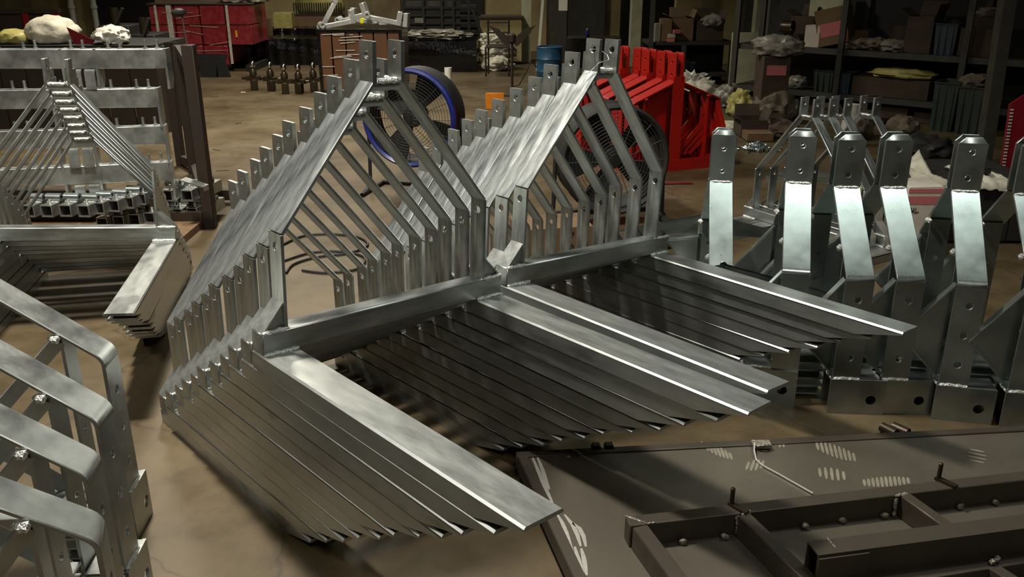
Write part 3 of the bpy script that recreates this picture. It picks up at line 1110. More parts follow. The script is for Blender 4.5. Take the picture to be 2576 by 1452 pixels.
def make_beam(name, label):
    """long box beam on end plates, with pairs of pins on top; local x along, origin at its right end, underside of the plates at z=0"""
    t = thing(name, label, 'steel beam')
    LB, hb0, hb1 = 1.75, 0.118, 0.232
    bo = MB().box(-LB, 0, -.035, .035, hb0, hb1).build('beam', 'galv', t, bevel=.004)
    for x in (-0.005, -.42, -.62, -1.08, -1.6):
        m = MB()
        m.prism([(-.05, 0.0), (.012, 0.0), (.042, .05), (.042, hb1 + .002), (-.046, hb1 + .002), (-.046, .06)], 'x', x - .007, x + .007)
        m.build('end_plate', 'galv', t)
    for x in (-.06, -.13, -.28, -.35, -.50, -.57, -.78, -.85, -1.00, -1.07, -1.24, -1.31, -1.5):
        m = MB()
        m.tube([(x, 0, hb1), (x, 0, hb1 + .05)], .0085, n=8)
        m.tube([(x, 0, hb1 - .002), (x, 0, hb1 + .006)], .014, n=8)
        m.build('pin', 'galv', bo)
    for x in (-.46, -.54):
        m = MB()
        pts = [(-.045, .116), (-.06, .11), (-.066, .09), (-.066, .0), (-.058, .0), (-.058, .088), (-.054, .1), (-.045, .106)]
        m.prism(pts, 'x', x - .03, x + .03)
        m.build('hook_plate', 'galv', t)
    return t


bm0 = make_beam('pin_bolster', '')
bm_snap = snapshot(bm0)
bl = [(1.0, 445, 'topmost on the rack'), (0.77, 432, 'second from the top on the rack'),
      (0.545, 436, 'third from the top on the rack'), (0.32, 438, 'lowest on the rack')]
k = 0
for back in (0,):
    for i, (z, px, lab) in enumerate(bl):
        Y = 5.40 + back * 0.42
        x = at(px, 300, 5.40).x - (0.0, .05, .05, .05)[i]
        lab2 = 'galvanised box beam with upright pins, ' + (lab if not back else lab.replace('front column', 'back column'))
        if k == 0:
            o = bm0
            o['label'] = lab2
            o['group'] = 'pinned beams on the rack'
        else:
            o = dup(bm0, bm_snap, lab2, group='pinned beams on the rack')
        o.location = (x, Y, z - 0.118)
        o.rotation_euler = (0, 0, R((1, 5, 12, 13)[i]))
        k += 1
for Y in (5.40,):
    for x in (-2.25, -3.2):
        MB().box(x - .05, x + .05, Y - .04, Y + .04, 0.10, 0.20).build('support_block', 'darksteel', rk)

# square tube brackets piled on the rack's lower deck
def make_tube(name, label):
    t = thing(name, label, 'tube bracket')
    h, tkk, Ln = 0.072, 0.006, 0.24
    m = MB()
    for (x0, x1, z0, z1) in ((-h / 2, h / 2, 0, tkk), (-h / 2, h / 2, h - tkk, h), (-h / 2, -h / 2 + tkk, tkk, h - tkk), (h / 2 - tkk, h / 2, tkk, h - tkk)):
        m.box(x0, x1, 0, Ln, z0, z1)
    m.box(-h / 2 + tkk, h / 2 - tkk, .16, .165, tkk, h - tkk)
    sq = m.build('square_tube', 'galv', t)
    m = MB()
    m.lathe([(.012, -.046), (.026, -.046), (.026, .046), (.012, .046), (.012, -.046)], n=14, axis='x', m=Matrix.Translation((0, .10, h + .024)))
    m.build('bush', 'galv2', t)
    m = MB()
    bead(m, (-.04, .078, h + .002), (.04, .078, h + .002), .005, 8, 5)
    m.tube([(.012, .03, h), (.012, .03, h + .03)], .008, n=8)
    m.build('weld_bead', 'weld', sq)
    return t


tb0 = make_tube('tube_bracket', '')
tb_snap = snapshot(tb0)
up = [(72, 532), (117, 532), (164, 531), (210, 532), (247, 525), (285, 519), (321, 511), (352, 502), (420, 493), (470, 493), (503, 486)]
lo = [(257, 562), (298, 558), (337, 553), (375, 549), (412, 545), (446, 539), (483, 537), (517, 532)]
k = 0
nth = ['first', 'second', 'third', 'fourth', 'fifth', 'sixth', 'seventh', 'eighth', 'ninth', 'tenth', 'eleventh']
for lay, row in (('upper', up), ('lower', lo)):
    for i, (x, y) in enumerate(row):
        z = 0.045 + (0.125 if lay == 'upper' else 0.0)
        p = fl(x, y, z + .036)
        lab = 'square tube bracket, %s from the left in the %s layer on the rack' % (nth[i], lay)
        if k == 0:
            o = tb0
            o['label'] = lab
            o['group'] = 'tube brackets on the rack'
        else:
            o = dup(tb0, tb_snap, lab, group='tube brackets on the rack')
        o.location = (p.x, p.y, z)
        o.rotation_euler = (0, 0, R(-6 + (i * 37 % 5) - 2))
        k += 1
# bent bracket lying on top of the brackets at the right
m = MB()
p = at(440, 425, 5.2)
m.add([(0, 0, .0), (.22, .0, -.07), (.24, .10, -.07), (.02, .12, .0), (0, 0, -.01), (.21, .0, -.08), (.23, .10, -.08), (.02, .12, -.01)],
      [(0, 1, 2, 3), (7, 6, 5, 4), (0, 4, 5, 1), (1, 5, 6, 2), (2, 6, 7, 3), (3, 7, 4, 0)])
m.add([(.22, .0, -.07), (.24, .10, -.07), (.24, .10, -.12), (.22, 0, -.12)], [(0, 1, 2, 3)])
m.v = [(a_ * .62, b_ * .62, c_ * .62) for a_, b_, c_ in m.v]
tag(m.build('bent_bracket', 'galv', loc=(p.x + .02, p.y, .36)), 'bent galvanised plate lying on the tube brackets by the rack post', 'bracket')

# ================================================================== BACKGROUND
def pbox(name, label, cat, material, x0, x1, yt, yb, Y, depth, yaw=0.0, group=None, bevel=0.004, z0=None):
    """box whose front face fills the pixel rectangle at distance Y"""
    a, b = at(x0, yb, Y), at(x1, yb, Y)
    zt = at((x0 + x1) / 2, yt, Y).z
    zb = max(0.0, a.z) if z0 is None else z0
    w = b.x - a.x
    o = MB().box(-w / 2, w / 2, 0, depth, 0, zt - zb).build(name, material, bevel=bevel, loc=((a.x + b.x) / 2, Y, zb), rot=(0, 0, R(yaw)))
    if label:
        tag(o, label, cat, group)
    return o


def pz(x, y, Y):
    return at(x, y, Y).z


def carton(name, label, x0, x1, yt, yb, Y, depth, material='carton', yaw=0.0, open_=True, group='cartons on the shelves', z0=None, tilt=0.0):
    a, b = at(x0, yb, Y), at(x1, yb, Y)
    w = b.x - a.x
    zb = max(0.0, a.z) if z0 is None else z0
    h = max(.05, pz((x0 + x1) / 2, yt, Y) - zb)
    t = thing(name, label, 'carton', ((a.x + b.x) / 2, Y, zb), group=group, rot=(0, R(tilt), R(yaw)))
    m = MB()
    k = .006
    m.box(-w / 2, w / 2, 0, k, 0, h)
    m.box(-w / 2, w / 2, depth - k, depth, 0, h)
    m.box(-w / 2, -w / 2 + k, k, depth - k, 0, h)
    m.box(w / 2 - k, w / 2, k, depth - k, 0, h)
    m.box(-w / 2, w / 2, 0, depth, 0, k)
    m.build('body', material, t)
    fw = depth * .45
    if open_:
        m = MB()
        m.beam((-w / 2, depth / 2, h), (-w / 2 - fw * .6, depth / 2, h + fw * .3), depth * .96, .006, up=(.4, 0, 1))
        m.build('flap', material, t)
        m = MB()
        m.beam((w / 2, depth / 2, h), (w / 2 + fw * .25, depth / 2, h + fw * .7), depth * .96, .006, up=(-1, 0, .4))
        m.build('flap', material, t)
        m = MB()
        m.beam((0, depth, h), (0, depth + fw * .3, h + fw * .8), w * .96, .006, up=(0, -1, .4))
        m.build('flap', material, t)
    else:
        m = MB()
        m.box(-w / 2, w / 2, 0, depth / 2 - .002, h, h + .006)
        m.build('flap', material, t)
        m = MB()
        m.box(-w / 2, w / 2, depth / 2 + .002, depth, h, h + .006)
        m.build('flap', material, t)
    return t


def bin_(label, x0, x1, yt, yb, Y, depth, material, group='plastic bins on the shelves', z0=None):
    a, b = at(x0, yb, Y), at(x1, yb, Y)
    w = b.x - a.x
    zb = max(0.0, a.z) if z0 is None else z0
    h = pz((x0 + x1) / 2, yt, Y) - zb
    t = thing('plastic_bin', label, 'bin', ((a.x + b.x) / 2, Y, zb), group=group)
    m = MB()
    k = .86
    o, i = w / 2, w / 2 - .012
    vs_ = [(-o * k, 0.02, 0), (o * k, 0.02, 0), (o * k, depth - .02, 0), (-o * k, depth - .02, 0), (-o, 0, h), (o, 0, h), (o, depth, h), (-o, depth, h),
           (-i, .012, h), (i, .012, h), (i, depth - .012, h), (-i, depth - .012, h), (-i * k, .03, .012), (i * k, .03, .012), (i * k, depth - .03, .012), (-i * k, depth - .03, .012)]
    fs_ = [(0, 3, 2, 1), (0, 1, 5, 4), (1, 2, 6, 5), (2, 3, 7, 6), (3, 0, 4, 7), (4, 5, 9, 8), (5, 6, 10, 9), (6, 7, 11, 10), (7, 4, 8, 11),
           (8, 9, 13, 12), (9, 10, 14, 13), (10, 11, 15, 14), (11, 8, 12, 15), (12, 13, 14, 15)]
    m.add(vs_, fs_)
    m.build('body', material, t)
    m = MB()
    m.box(-o - .012, o + .012, -.012, 0.004, h - .03, h)
    m.box(-o - .012, -o, 0, depth, h - .03, h)
    m.box(o, o + .012, 0, depth, h - .03, h)
    m.build('rim', material, t)
    for x in (-.3, 0, .3):
        MB().box(x * w - .008, x * w + .008, -.004, .016, .02, h - .04).build('rib', material, t)
    return t


# ---- wall fittings
for k, (x, lab) in enumerate(((181, 'left'), (238, 'right'))):
    c = at(x, 30, 17.1)
    m = MB()
    m.tube([(c.x, 17.1, 0), (c.x, 17.1, 3)], .055, n=10)
    m.tube([(c.x, 17.1, .78), (c.x, 17.1, .84)], .07, n=10)
    tag(m.build('wall_pipe', 'pvc'), '%s pale pipe running down the cream back wall' % lab, 'pipe', 'pipes on the back wall')
# dark stained panels and door leaves along the back wall
for k, (x0, x1, mt, dz) in enumerate(((250, 395, 'blackmat', 3), (860, 1010, 'walld', 3), (1010, 1215, 'blackmat', 3), (1425, 1520, 'blackmat', 2.4), (1560, 1700, 'blackmat', 2.6), (1960, 2140, 'walld', 3))):
    a, b = at(x0, 60, 17.15), at(x1, 60, 17.15)
    struct('door_%d' % (k + 1), MB().box(a.x, b.x, 17.10, 17.19, 0, dz), mt)

# ---- far left: dark red machine frame, bags and scrap on a crate
Y = 12.6
mf = thing('red_machine', 'dark red steel machine frame against the far left wall', 'machine', (0, 0, 0))
a, b = at(-40, 100, Y), at(158, 100, Y)
for x in (-10, 74, 148):
    c = at(x, 100, Y).x
    MB().box(c - .04, c + .04, Y, Y + .08, 0, pz(74, 24, Y)).build('post', 'crimson', mf)
MB().box(a.x, b.x, Y - .01, Y + .09, pz(74, 32, Y), pz(74, 22, Y)).build('top_rail', 'darksteel', mf)
MB().box(a.x, b.x - .06, Y + .02, Y + .06, .1, pz(74, 34, Y)).build('panel', 'darksteel', mf)

Y = 8.6
zc = pz(100, 114, Y)
a, b = at(-60, 200, Y), at(395, 200, Y)
cr = thing('dark_crate', 'long dark crate behind the beam rack, carrying bags and scrap', 'crate', (0, 0, 0))
w_ = (b.x - a.x) / 7
for i in range(7):
    MB().box(a.x + i * w_ + .006, a.x + (i + 1) * w_ - .006, Y - .01, Y + .01, .06, zc - .02).build('plank', 'darksteel', cr)
MB().box(a.x, b.x, Y - .02, Y + .9, zc - .02, zc).build('lid', 'blackmat', cr)
for x in (a.x + .05, b.x - .05):
    MB().box(x - .05, x + .05, Y + .015, Y + .88, 0, zc - .02).build('bearer', 'darksteel', cr)
tag(blob('white_sack', 'bag', (at(106, 112, Y).x, Y + .25, zc), (.5, .4, .26), seed=3, rough=.14, sub=4), 'bulky white sack on the dark crate at far left', 'sack')
tag(blob('green_sack', 'bagy', (at(10, 112, Y).x, Y + .2, zc), (.34, .3, .14), seed=4, rough=.25), 'small olive sack at the far left edge', 'sack')
m = MB()
c = at(195, 90, Y)
m.add([(-.14, 0, .16), (-.10, .02, .0), (.16, .05, .0), (.06, .03, .05), (-.14, .006, .16), (-.10, .026, .0), (.16, .056, .0), (.06, .036, .05)],
      [(0, 1, 2, 3), (7, 6, 5, 4), (0, 4, 5, 1), (1, 5, 6, 2), (2, 6, 7, 3), (3, 7, 4, 0)])
tag(m.build('red_sheet', 'crimson', loc=(c.x, Y + .1, zc)), 'torn triangular red sheet beside the white sack', 'sheet')
tag(blob('film_bundle', 'film', (at(265, 105, Y).x, Y + .15, zc), (.34, .3, .17), seed=9, rough=.28, freq=3, sub=4), 'silvery bundle of crumpled film beside the red sheet', 'bundle')
for k, (x0, x1, yt, Yb, lab) in enumerate(((255, 330, 20, 11.5, 'tall black machine part behind the film bundle'), (330, 392, 45, 11.0, 'low black machine part left of the red wrapped plates'))):
    o = thing('machine_part', lab, 'machine', (0, 0, 0), group='black machine parts at the back')
    a, b = at(x0, 120, Yb), at(x1, 120, Yb)
    zt = pz((x0 + x1) / 2, yt, Yb)
    MB().box(a.x, b.x, Yb, Yb + .5, 0, zt * .8).build('body', 'blackmat', o, bevel=.01)
    MB().beam((a.x + .05, Yb - .03, zt * .5), (b.x - .02, Yb - .03, zt), .05, .03).build('arm', 'blackmat', o)
    m = MB()
    m.tube([((a.x + b.x) / 2, Yb + .1, zt * .8), ((a.x + b.x) / 2, Yb + .1, zt)], .05, n=10)
    m.build('spindle', 'bronze', o)

# ---- red plates wrapped in film
Y = 13.9
rp = thing('wrapped_red_plates', 'stack of red steel plates wrapped in glossy clear film', 'wrapped stack', (0, 0, 0))
X0, X1 = at(392, 170, Y).x, at(640, 130, Y).x
zt = pz(500, 12, Y)
ncol = 4
for i in range(ncol):
    xa, xb = X0 + (X1 - X0) * i / ncol, X0 + (X1 - X0) * (i + 1) / ncol
    nr = 3 if i < 3 else 2
    for j in range(nr):
        z0 = .1 + (zt - .1) * (j if i < 3 else j + 1) / 3
        z1 = z0 + (zt - .1) / 3
        dj = random.uniform(-.015, .015)
        MB().box(xa + .012, xb - .012, Y + dj, Y + .9, z0 + .008, z1 - .006).build('red_plate', 'redplate', rp, bevel=.006)
m = MB()
for i in range(9):
    z = .25 + i * (zt - .3) / 9 + random.uniform(-.03, .03)
    xa = random.uniform(X0, X0 + .9)
    m.beam((xa, Y - .022, z), (xa + random.uniform(.3, .6), Y - .022, z + random.uniform(-.08, .08)), .002, .006)
m.build('film_crease', 'film', rp)
for x in (X0 + .12, X0 + .30, X0 + .34, X0 + 1.2):
    MB().box(x - .02, x + .02, Y - .02, Y - .016, .12, zt).build('film_strip', 'film', rp)
MB().box(X0, X1, Y - .03, Y + .95, zt, zt + .02).build('top_board', 'cartond', rp)
for x in (X0 + .1, (X0 + X1) / 2, X1 - .1):
    MB().box(x - .06, x + .06, Y, Y + .9, 0, .1).build('pallet_foot', 'blackmat', rp)
c = at(596, 85, Y)
MB().box(c.x - .015, c.x + .015, Y - .03, Y - .024, c.z - .05, c.z + .05).build('sticker', 'amber', rp)
tag(blob('white_sack', 'bag', (at(573, 20, Y).x, Y + .3, zt + .02), (.42, .5, .22), seed=5, rough=.2, sub=4), 'white sack hanging over the top of the red wrapped plates', 'sack')
tag(blob('white_sack', 'bag', (at(630, 20, Y).x, Y + .45, zt + .02), (.34, .4, .16), seed=6, rough=.25, sub=4), 'smaller white sack beside the one on the red wrapped plates', 'sack')
o = thing('black_stand', 'black plate feet of a stand left of the black wrapped bundle', 'stand', (0, 0, 0))
c, d = at(548, 192, 13.2), at(580, 192, 13.2)
m = MB()
m.prism([(c.x - .02, 0), (d.x, 0), (d.x - .06, .30), (c.x + .02, .30)], 'y', 13.2, 13.22)
m.build('foot_plate', 'blackmat', o)
MB().box(at(446, 160, 13.2).x, d.x - .04, 13.22, 13.26, .26, .33).build('rail', 'blackmat', o)
MB().box(at(500, 160, 13.2).x, at(545, 160, 13.2).x, 13.2, 13.22, .0, .30).build('foot_plate', 'blackmat', o)

# ---- cardboard and yellow things behind the black bundle
for k, (x0, x1, yt, yb, Yc, mt, lab) in enumerate(((640, 664, 25, 150, 15.6, 'cartond', 'leftmost tall cardboard sheet leaning behind the black bundle'),
                                               (662, 692, 45, 150, 15.3, 'carton', 'wide cardboard sheet leaning behind the black bundle'))):
    o = pbox('cardboard_sheet', lab, 'cardboard', mt, x0, x1, yt, yb, Yc, .03, yaw=6 * k, group='cardboard sheets by the black bundle', z0=0)
pbox('yellow_carton', 'pale yellow tapering carton above the small black bundle', 'carton', 'bagy', 697, 742, 33, 150, 15.9, .4, yaw=5, z0=0)
pbox('tan_carton', 'tan carton under the comb of black rods', 'carton', 'carton', 745, 862, 42, 150, 16.3, .5, z0=0)
rb = thing('rod_bundle', 'row of short black rods standing like a comb on a board', 'rods', (0, 0, 0))
zc = pz(800, 42, 16.3) + .001
a, b = at(738, 40, 16.4), at(862, 40, 16.4)
MB().box(a.x, b.x, 16.34, 16.6, zc, zc + .03).build('board', 'darksteel', rb)
for i in range(22):
    x = a.x + (b.x - a.x) * (i + .5) / 22
    m = MB()
    m.tube([(x, 16.4, zc + .03), (x, 16.4, zc + .03 + .2)], .011, n=6)
    m.build('rod', 'blackmat', rb)
tag(blob('yellow_sack', 'bagy', (at(800, 10, 16.7).x, 16.85, zc), (.9, .4, .5), seed=12, rough=.15), 'large pale yellow sack behind the comb of black rods', 'sack')


def black_bundle(label, x0, x1, yt, yb, Y, n, depth=.8):
    t = thing('black_bundle', label, 'bundle', (0, 0, 0), group='black film bundles on the floor')
    a, b = at(x0, yb, Y), at(x1, yb, Y)
    zb, zt = max(0, a.z), pz((x0 + x1) / 2, yt, Y)
    if zb < .06:
        zb = 0
    m = MB()
    N = n * 4
    for i in range(N + 1):
        pass
    vs_, fs_ = [], []
    rows = 7
    for i in range(N + 1):
        u = i / N
        bul = .012 * abs(math.sin(math.pi * u * n))
        for j in range(rows):
            v = j / (rows - 1)
            z = zb + (zt - zb) * v
            y = Y - bul - .012 * math.sin(v * 9 + u * 5) - .02 * math.sin(math.pi * v)
            vs_.append((a.x + (b.x - a.x) * u, y, z))
        vs_.append((a.x + (b.x - a.x) * u, Y + depth, zt + bul * 1.5))
        vs_.append((a.x + (b.x - a.x) * u, Y + depth, zb))
    K = rows + 2
    for i in range(N):
        for j in range(K - 1):
            fs_.append((i * K + j, (i + 1) * K + j, (i + 1) * K + j + 1, i * K + j + 1))
    fs_.append(tuple(range(K)))
    fs_.append(tuple(N * K + j for j in range(K - 1, -1, -1)))
    m.add(vs_, fs_)
    m.build('wrapped_body', 'black', t)
    for i in range(1, n):
        x = a.x + (b.x - a.x) * i / n
        m = MB()
        m.box(x - .006, x + .006, Y - .035, Y + .02, zt - .02, zt + .012)
        m.build('strap', 'film' if i % 3 == 0 else 'black', t)
    return t


black_bundle('long glossy black film bundle on the floor behind the standing couplings', 582, 802, 98, 164, 14.8, 8)
o = black_bundle('smaller glossy black bundle stacked behind the long black bundle', 670, 802, 72, 150, 15.75, 5, .4)

# ---- five couplings standing on the floor
def make_coupling(name, label):
    t = thing(name, label, 'coupling')
    MB().box(-.045, .045, -.045, .045, 0, .14).build('post', 'bronze', t, bevel=.006)
    m = MB()
    m.box(-.10, .10, -.035, .035, .13, .185)
    m.tube([(-.15, 0, .16), (.15, 0, .16)], .018, n=8)
    m.build('cross_arm', 'bronze', t, bevel=.003)
    m = MB()
    m.lathe([(.046, .185), (.046, .25), (.03, .27), (.026, .28), (.018, .285), (.018, .30)], n=14)
    m.build('collar', 'bronze', t)
    m = MB()
    m.lathe([(.0001, .285), (.024, .292), (.038, .31), (.042, .332), (.036, .355), (.02, .372), (.0001, .378)], n=14)
    m.build('ball', 'chrome', t)
    return t


cp0 = make_coupling('ball_coupling', '')
cp_snap = snapshot(cp0)
ccs = [(641, 227, 'leftmost'), (684, 229, 'second from the left'), (719, 236, 'middle'), (754, 236, 'second from the right'), (791, 231, 'rightmost')]
for k, (x, y, lab) in enumerate(ccs):
    p = fl(x, y)
    l = '%s of five dark couplings with shiny balls standing on the floor' % lab
    if k == 0:
        o = cp0
        o['label'] = l
        o['group'] = 'ball couplings on the floor'
    else:
        o = dup(cp0, cp_snap, l, group='ball couplings on the floor')
    o.location = (p.x, p.y, 0)
    o.rotation_euler = (0, 0, R((10, -6, 14, -12, 4)[k]))
tag(MB().box(-.03, .03, -.02, .02, 0, .002).build('paper_scrap', 'paper', loc=fl(612, 232)), 'tiny white scrap on the floor left of the couplings', 'scrap')

# ---- brown plates crate with galvanised parts on it
Y = 11.2
zt = pz(905, 74, Y)
cb = thing('wrapped_brown_plates', 'brown steel plates stood on edge, wrapped in clear film, behind the middle stack', 'wrapped stack', (0, 0, 0))
X0, X1 = at(803, 150, Y).x, at(1012, 150, Y).x
n = 6
for i in range(n):
    xa, xb = X0 + (X1 - X0) * i / n, X0 + (X1 - X0) * (i + 1) / n
    MB().box(xa + .008, xb - .008, Y, Y + .8, .08, zt - .03).build('brown_plate', 'crateplank', cb, bevel=.004)
MB().box(X0 - .01, X1 + .01, Y - .012, Y + .83, zt - .03, zt).build('lid_sheet', 'black', cb)
for x in (X0 + .08, X1 - .08):
    MB().box(x - .05, x + .05, Y, Y + .8, 0, .08).build('pallet_foot', 'blackmat', cb)
for x in (X0 + .012, X1 - .012):
    MB().box(x - .02, x + .02, Y - .016, Y - .002, .05, zt - .03).build('film_corner', 'black', cb)
rnd = random.Random(2)
for i in range(13):
    z = zt * rnd.uniform(.3, .95)
    xa = X0 + rnd.uniform(.0, .35)
    m = MB()
    m.beam((xa, Y - .008, z), (xa + rnd.uniform(.1, .34), Y - .008, z + rnd.uniform(.0, .02)), .002, .008)
    m.build('film_crease', 'film', cb)


def make_hook(name, label):
    t = thing(name, label, 'steel bracket')
    MB().box(-.22, .22, -.035, .035, 0, .055).build('arm', 'galv_lit', t, bevel=.004)
    MB().box(.17, .23, -.045, .045, .0, .17).build('upright', 'galv_lit', t, bevel=.004)
    m = MB()
    m.lathe([(.02, -.05), (.04, -.05), (.04, .05), (.02, .05), (.02, -.05)], n=12, axis='y', m=Matrix.Translation((-.2, 0, .05)))
    m.build('bush', 'galv_lit', t)
    return t


hk0 = make_hook('galvanised_bracket', '')
hk_snap = snapshot(hk0)
hks = [(850, 68, .0, (0, -8, 25), 'leftmost of the galvanised brackets piled on the brown plates'), (890, 60, .07, (8, -14, -20), 'galvanised bracket lying second from the left on the brown plates'),
       (925, 66, .02, (0, -6, 165), 'galvanised bracket with a yellow tape band, middle of the pile'), (962, 62, .05, (5, 12, 10), 'galvanised bracket lying second from the right on the brown plates'),
       (985, 66, .0, (0, 4, -15), 'rightmost of the galvanised brackets piled on the brown plates'), (832, 45, .12, (10, -60, 10), 'galvanised bracket standing on end at the left of the pile')]
for k, (x, y, dz, e, lab) in enumerate(hks):
    p = at(x, y, Y + .25 + .1 * (k % 3))
    if k == 0:
        o = hk0
        o['label'] = lab
        o['group'] = 'galvanised brackets on the brown plates'
    else:
        o = dup(hk0, hk_snap, lab, group='galvanised brackets on the brown plates')
    o.location = (p.x, p.y, zt + dz + .02)
    o.rotation_euler = tuple(R(v) for v in e)
    if k == 2:
        MB().box(.04, .085, -.04, .04, -.004, .06).build('tape_band', 'yellow', o)

# ---- black shelf rack and black covered block
Y = 14.9
rkb = thing('black_shelf_rack', 'black steel rack with rows of grey steel bars behind the black block', 'rack', (0, 0, 0))
X0, X1 = at(1012, 80, Y).x, at(1198, 80, Y).x
for x in (1016, 1067, 1113, 1142, 1180):
    c = at(x, 80, Y).x
    MB().box(c - .02, c + .02, Y - .03, Y + .01, 0, 1.25).build('post', 'blackmat', rkb)
for y in (12, 33, 52, 72, 90):
    z = pz(1100, y, Y)
    MB().box(X0, X1, Y - .02, Y + .6, z - .05, z - .02).build('shelf', 'blackmat', rkb)
    MB().box(X0 + .06, X1 - .26, Y + .03, Y + .12, z - .02, z + .055).build('steel_bar', 'rack', rkb)
c = at(1055, 51, Y)
MB().box(c.x - .07, c.x + .07, Y - .05, Y - .04, c.z - .04, c.z + .04).build('tag_card', 'bag2', rkb)
MB().beam((at(1180, 30, Y).x + .05, Y - .05, .9), (at(1212, 100, Y).x + .05, Y - .05, .35), .05, .04).build('brace', 'blackmat', rkb)
black_bundle('big matt black covered block on the floor below the black rack', 1012, 1200, 104, 179, 13.85, 1, .9)
tag(blob('film_heap', 'bag2', (at(1095, 98, 13.9).x, 14.2, pz(1100, 104, 13.85)), (1.05, .5, .14), seed=21, rough=.45, freq=5, sub=4), 'crumpled clear film on top of the black covered block', 'film')

# ---- beige cabinet, bags, chair frame, stand with leaf blades
Y = 14.9
cab = thing('beige_cabinet', 'beige cabinet with reddish brown top by the back wall', 'cabinet', (0, 0, 0))
X0, X1 = at(1208, 120, Y).x, at(1312, 120, Y).x
zt = pz(1250, 46, Y)
MB().box(X0, X1, Y, Y + .5, .05, zt).build('body', 'wall', cab)
MB().box(X0 - .03, X1 + .03, Y - .04, Y + .54, zt, zt + .03).build('top', 'cartond', cab)
MB().box(X0 + .02, X1 - .02, Y + .02, Y + .48, 0, .05).build('plinth', 'blackmat', cab)
for k, (x, y, s, sz, mt, lab) in enumerate(((1252, 158, 31, (.5, .35, .22), 'bag', 'lowest of the pale sacks below the beige cabinet'), (1228, 130, 32, (.32, .3, .2), 'bag', 'left upper pale sack before the beige cabinet'),
                                         (1270, 126, 33, (.36, .3, .22), 'bag2', 'right upper pale sack before the beige cabinet'))):
    Yb = 14.1
    z = 0 if k == 0 else .19
    tag(blob('pale_sack', mt, (at(x, y, Yb).x, Yb + .1 * (k > 0), z), sz, seed=s, rough=.3, freq=3, sub=4), lab, 'sack', 'pale sacks by the cabinet')
tag(blob('pale_sack', 'bag', (at(1245, 90, 14.1).x, 14.3, .38), (.44, .3, .2), seed=35, rough=.35, freq=3, sub=4), 'topmost of the pale sacks before the beige cabinet', 'sack', 'pale sacks by the cabinet')
Y = 13.3
ch = thing('chair_frame', 'dark steel chair frame before the pale sacks', 'chair', (0, 0, 0))
X0, X1 = at(1222, 150, Y).x, at(1280, 150, Y).x
for x, yy, zt in ((X0, Y, .42), (X1, Y, .42), (X0 + .03, Y + .36, .78), (X1, Y + .36, .78)):
    m = MB()
    m.tube([(x, yy, 0), (x, yy, zt)], .014, n=8)
    m.build('leg', 'darksteel', ch)
for z, yy in ((.42, Y), (.42, Y + .36), (.75, Y + .36), (.6, Y + .36)):
    m = MB()
    m.tube([(X0, yy, z), (X1, yy, z)], .013, n=8)
    m.build('rail', 'darksteel', ch)
MB().box(X0, X1, Y, Y + .36, .42, .435).build('seat', 'darksteel', ch)
p = fl(1288, 242)
st = thing('leaf_stand', 'dark stand on a thin pole carrying curved leaf shaped blades', 'stand', (p.x, p.y, 0))
zt = pz(1290, 92, p.y)
m = MB()
m.tube([(0, 0, .012), (0, 0, zt)], .018, n=10)
m.build('pole', 'darksteel', st)
MB().box(-.28, .14, -.05, .05, 0, .014).build('base_bar', 'blackmat', st)
MB().box(-.04, .04, -.2, .2, 0.014, .026).build('base_bar', 'blackmat', st)
for sx in (-1, 1):
    m = MB()
    pts = [(0, 0), (.06, .07), (.16, .15), (.30, .20), (.20, .09), (.13, .0), (.06, -.06)]
    m.prism([(sx * a_, b_) for a_, b_ in pts], 'y', -.006, .006)
    m.build('leaf_blade', 'darksteel', st, loc=(0, -.02, zt - .06))
m = MB()
m.lathe([(.05, -.06), (.05, .02), (.02, .04)], n=12, m=Matrix.Translation((0, 0, zt)))
m.build('hub', 'darksteel', st)
m = MB()
cpts = [at(1292, 130, p.y + .05), at(1305, 180, p.y + .05), at(1318, 222, p.y), fl(1325, 240) + Vector((0, 0, .01)), fl(1360, 236) + Vector((0, 0, .01))]
m.tube(cpts, .006, n=6)
m.build('cord', 'cable', st)

# ---- white pipe, orange plate, blue drum, column, papers
p = fl(1129, 246)
m = MB()
h = pz(1129, 170, p.y)
m.lathe([(.036, 0), (.046, 0), (.046, h), (.036, h), (.036, 0)], n=18)
m.lathe([(.036, h - .05), (.0001, h - .05)], n=18)
tag(m.build('white_pipe', 'pvc', loc=(p.x, p.y, 0)), 'short white plastic pipe standing upright on the floor', 'pipe')
p = fl(1245, 274)
op = thing('orange_plate_stand', 'orange square steel plate standing on edge on the floor', 'steel plate', (p.x, p.y, 0))
h = pz(1245, 234, p.y)
MB().box(-.105, .105, -.012, .012, 0, h).build('plate', 'orange', op, bevel=.003)
m = MB()
m.lathe([(.02, -.012), (.02, -.03), (.0001, -.032)], n=10, axis='y', m=Matrix.Translation((0, 0, h * .42)))
m.build('bolt', 'orange', op)
MB().box(-.09, .09, .012, .12, 0, .02).build('foot', 'orange', op)
p = fl(1382, 214)
dr_ = thing('blue_drum', 'dark blue steel drum standing before the grey column', 'drum', (p.x, p.y + .1, 0))
h = pz(1382, 118, p.y)
m = MB()
rd = .175
m.lathe([(rd, 0), (rd + .008, .01), (rd, .02), (rd, h * .34), (rd + .008, h * .36), (rd, h * .38), (rd, h * .66), (rd + .008, h * .68), (rd, h * .7), (rd, h - .02), (rd + .008, h - .01), (rd, h), (rd - .015, h), (rd - .015, h - .02), (.0001, h - .02)], n=28)
m.build('shell', 'teal', dr_)
m = MB()
m.tube([(-.18, -.2, .25), (-.26, -.24, .34), (-.32, -.28, .2), (-.42, -.32, .03), (-.5, -.34, .012)], .008, n=6)
m.build('hose', 'cable', dr_)
c = at(1403, 140, 13.5)
gc = thing('grey_column', 'scuffed grey column with a white paper note', 'column', (c.x, 13.5, 0))
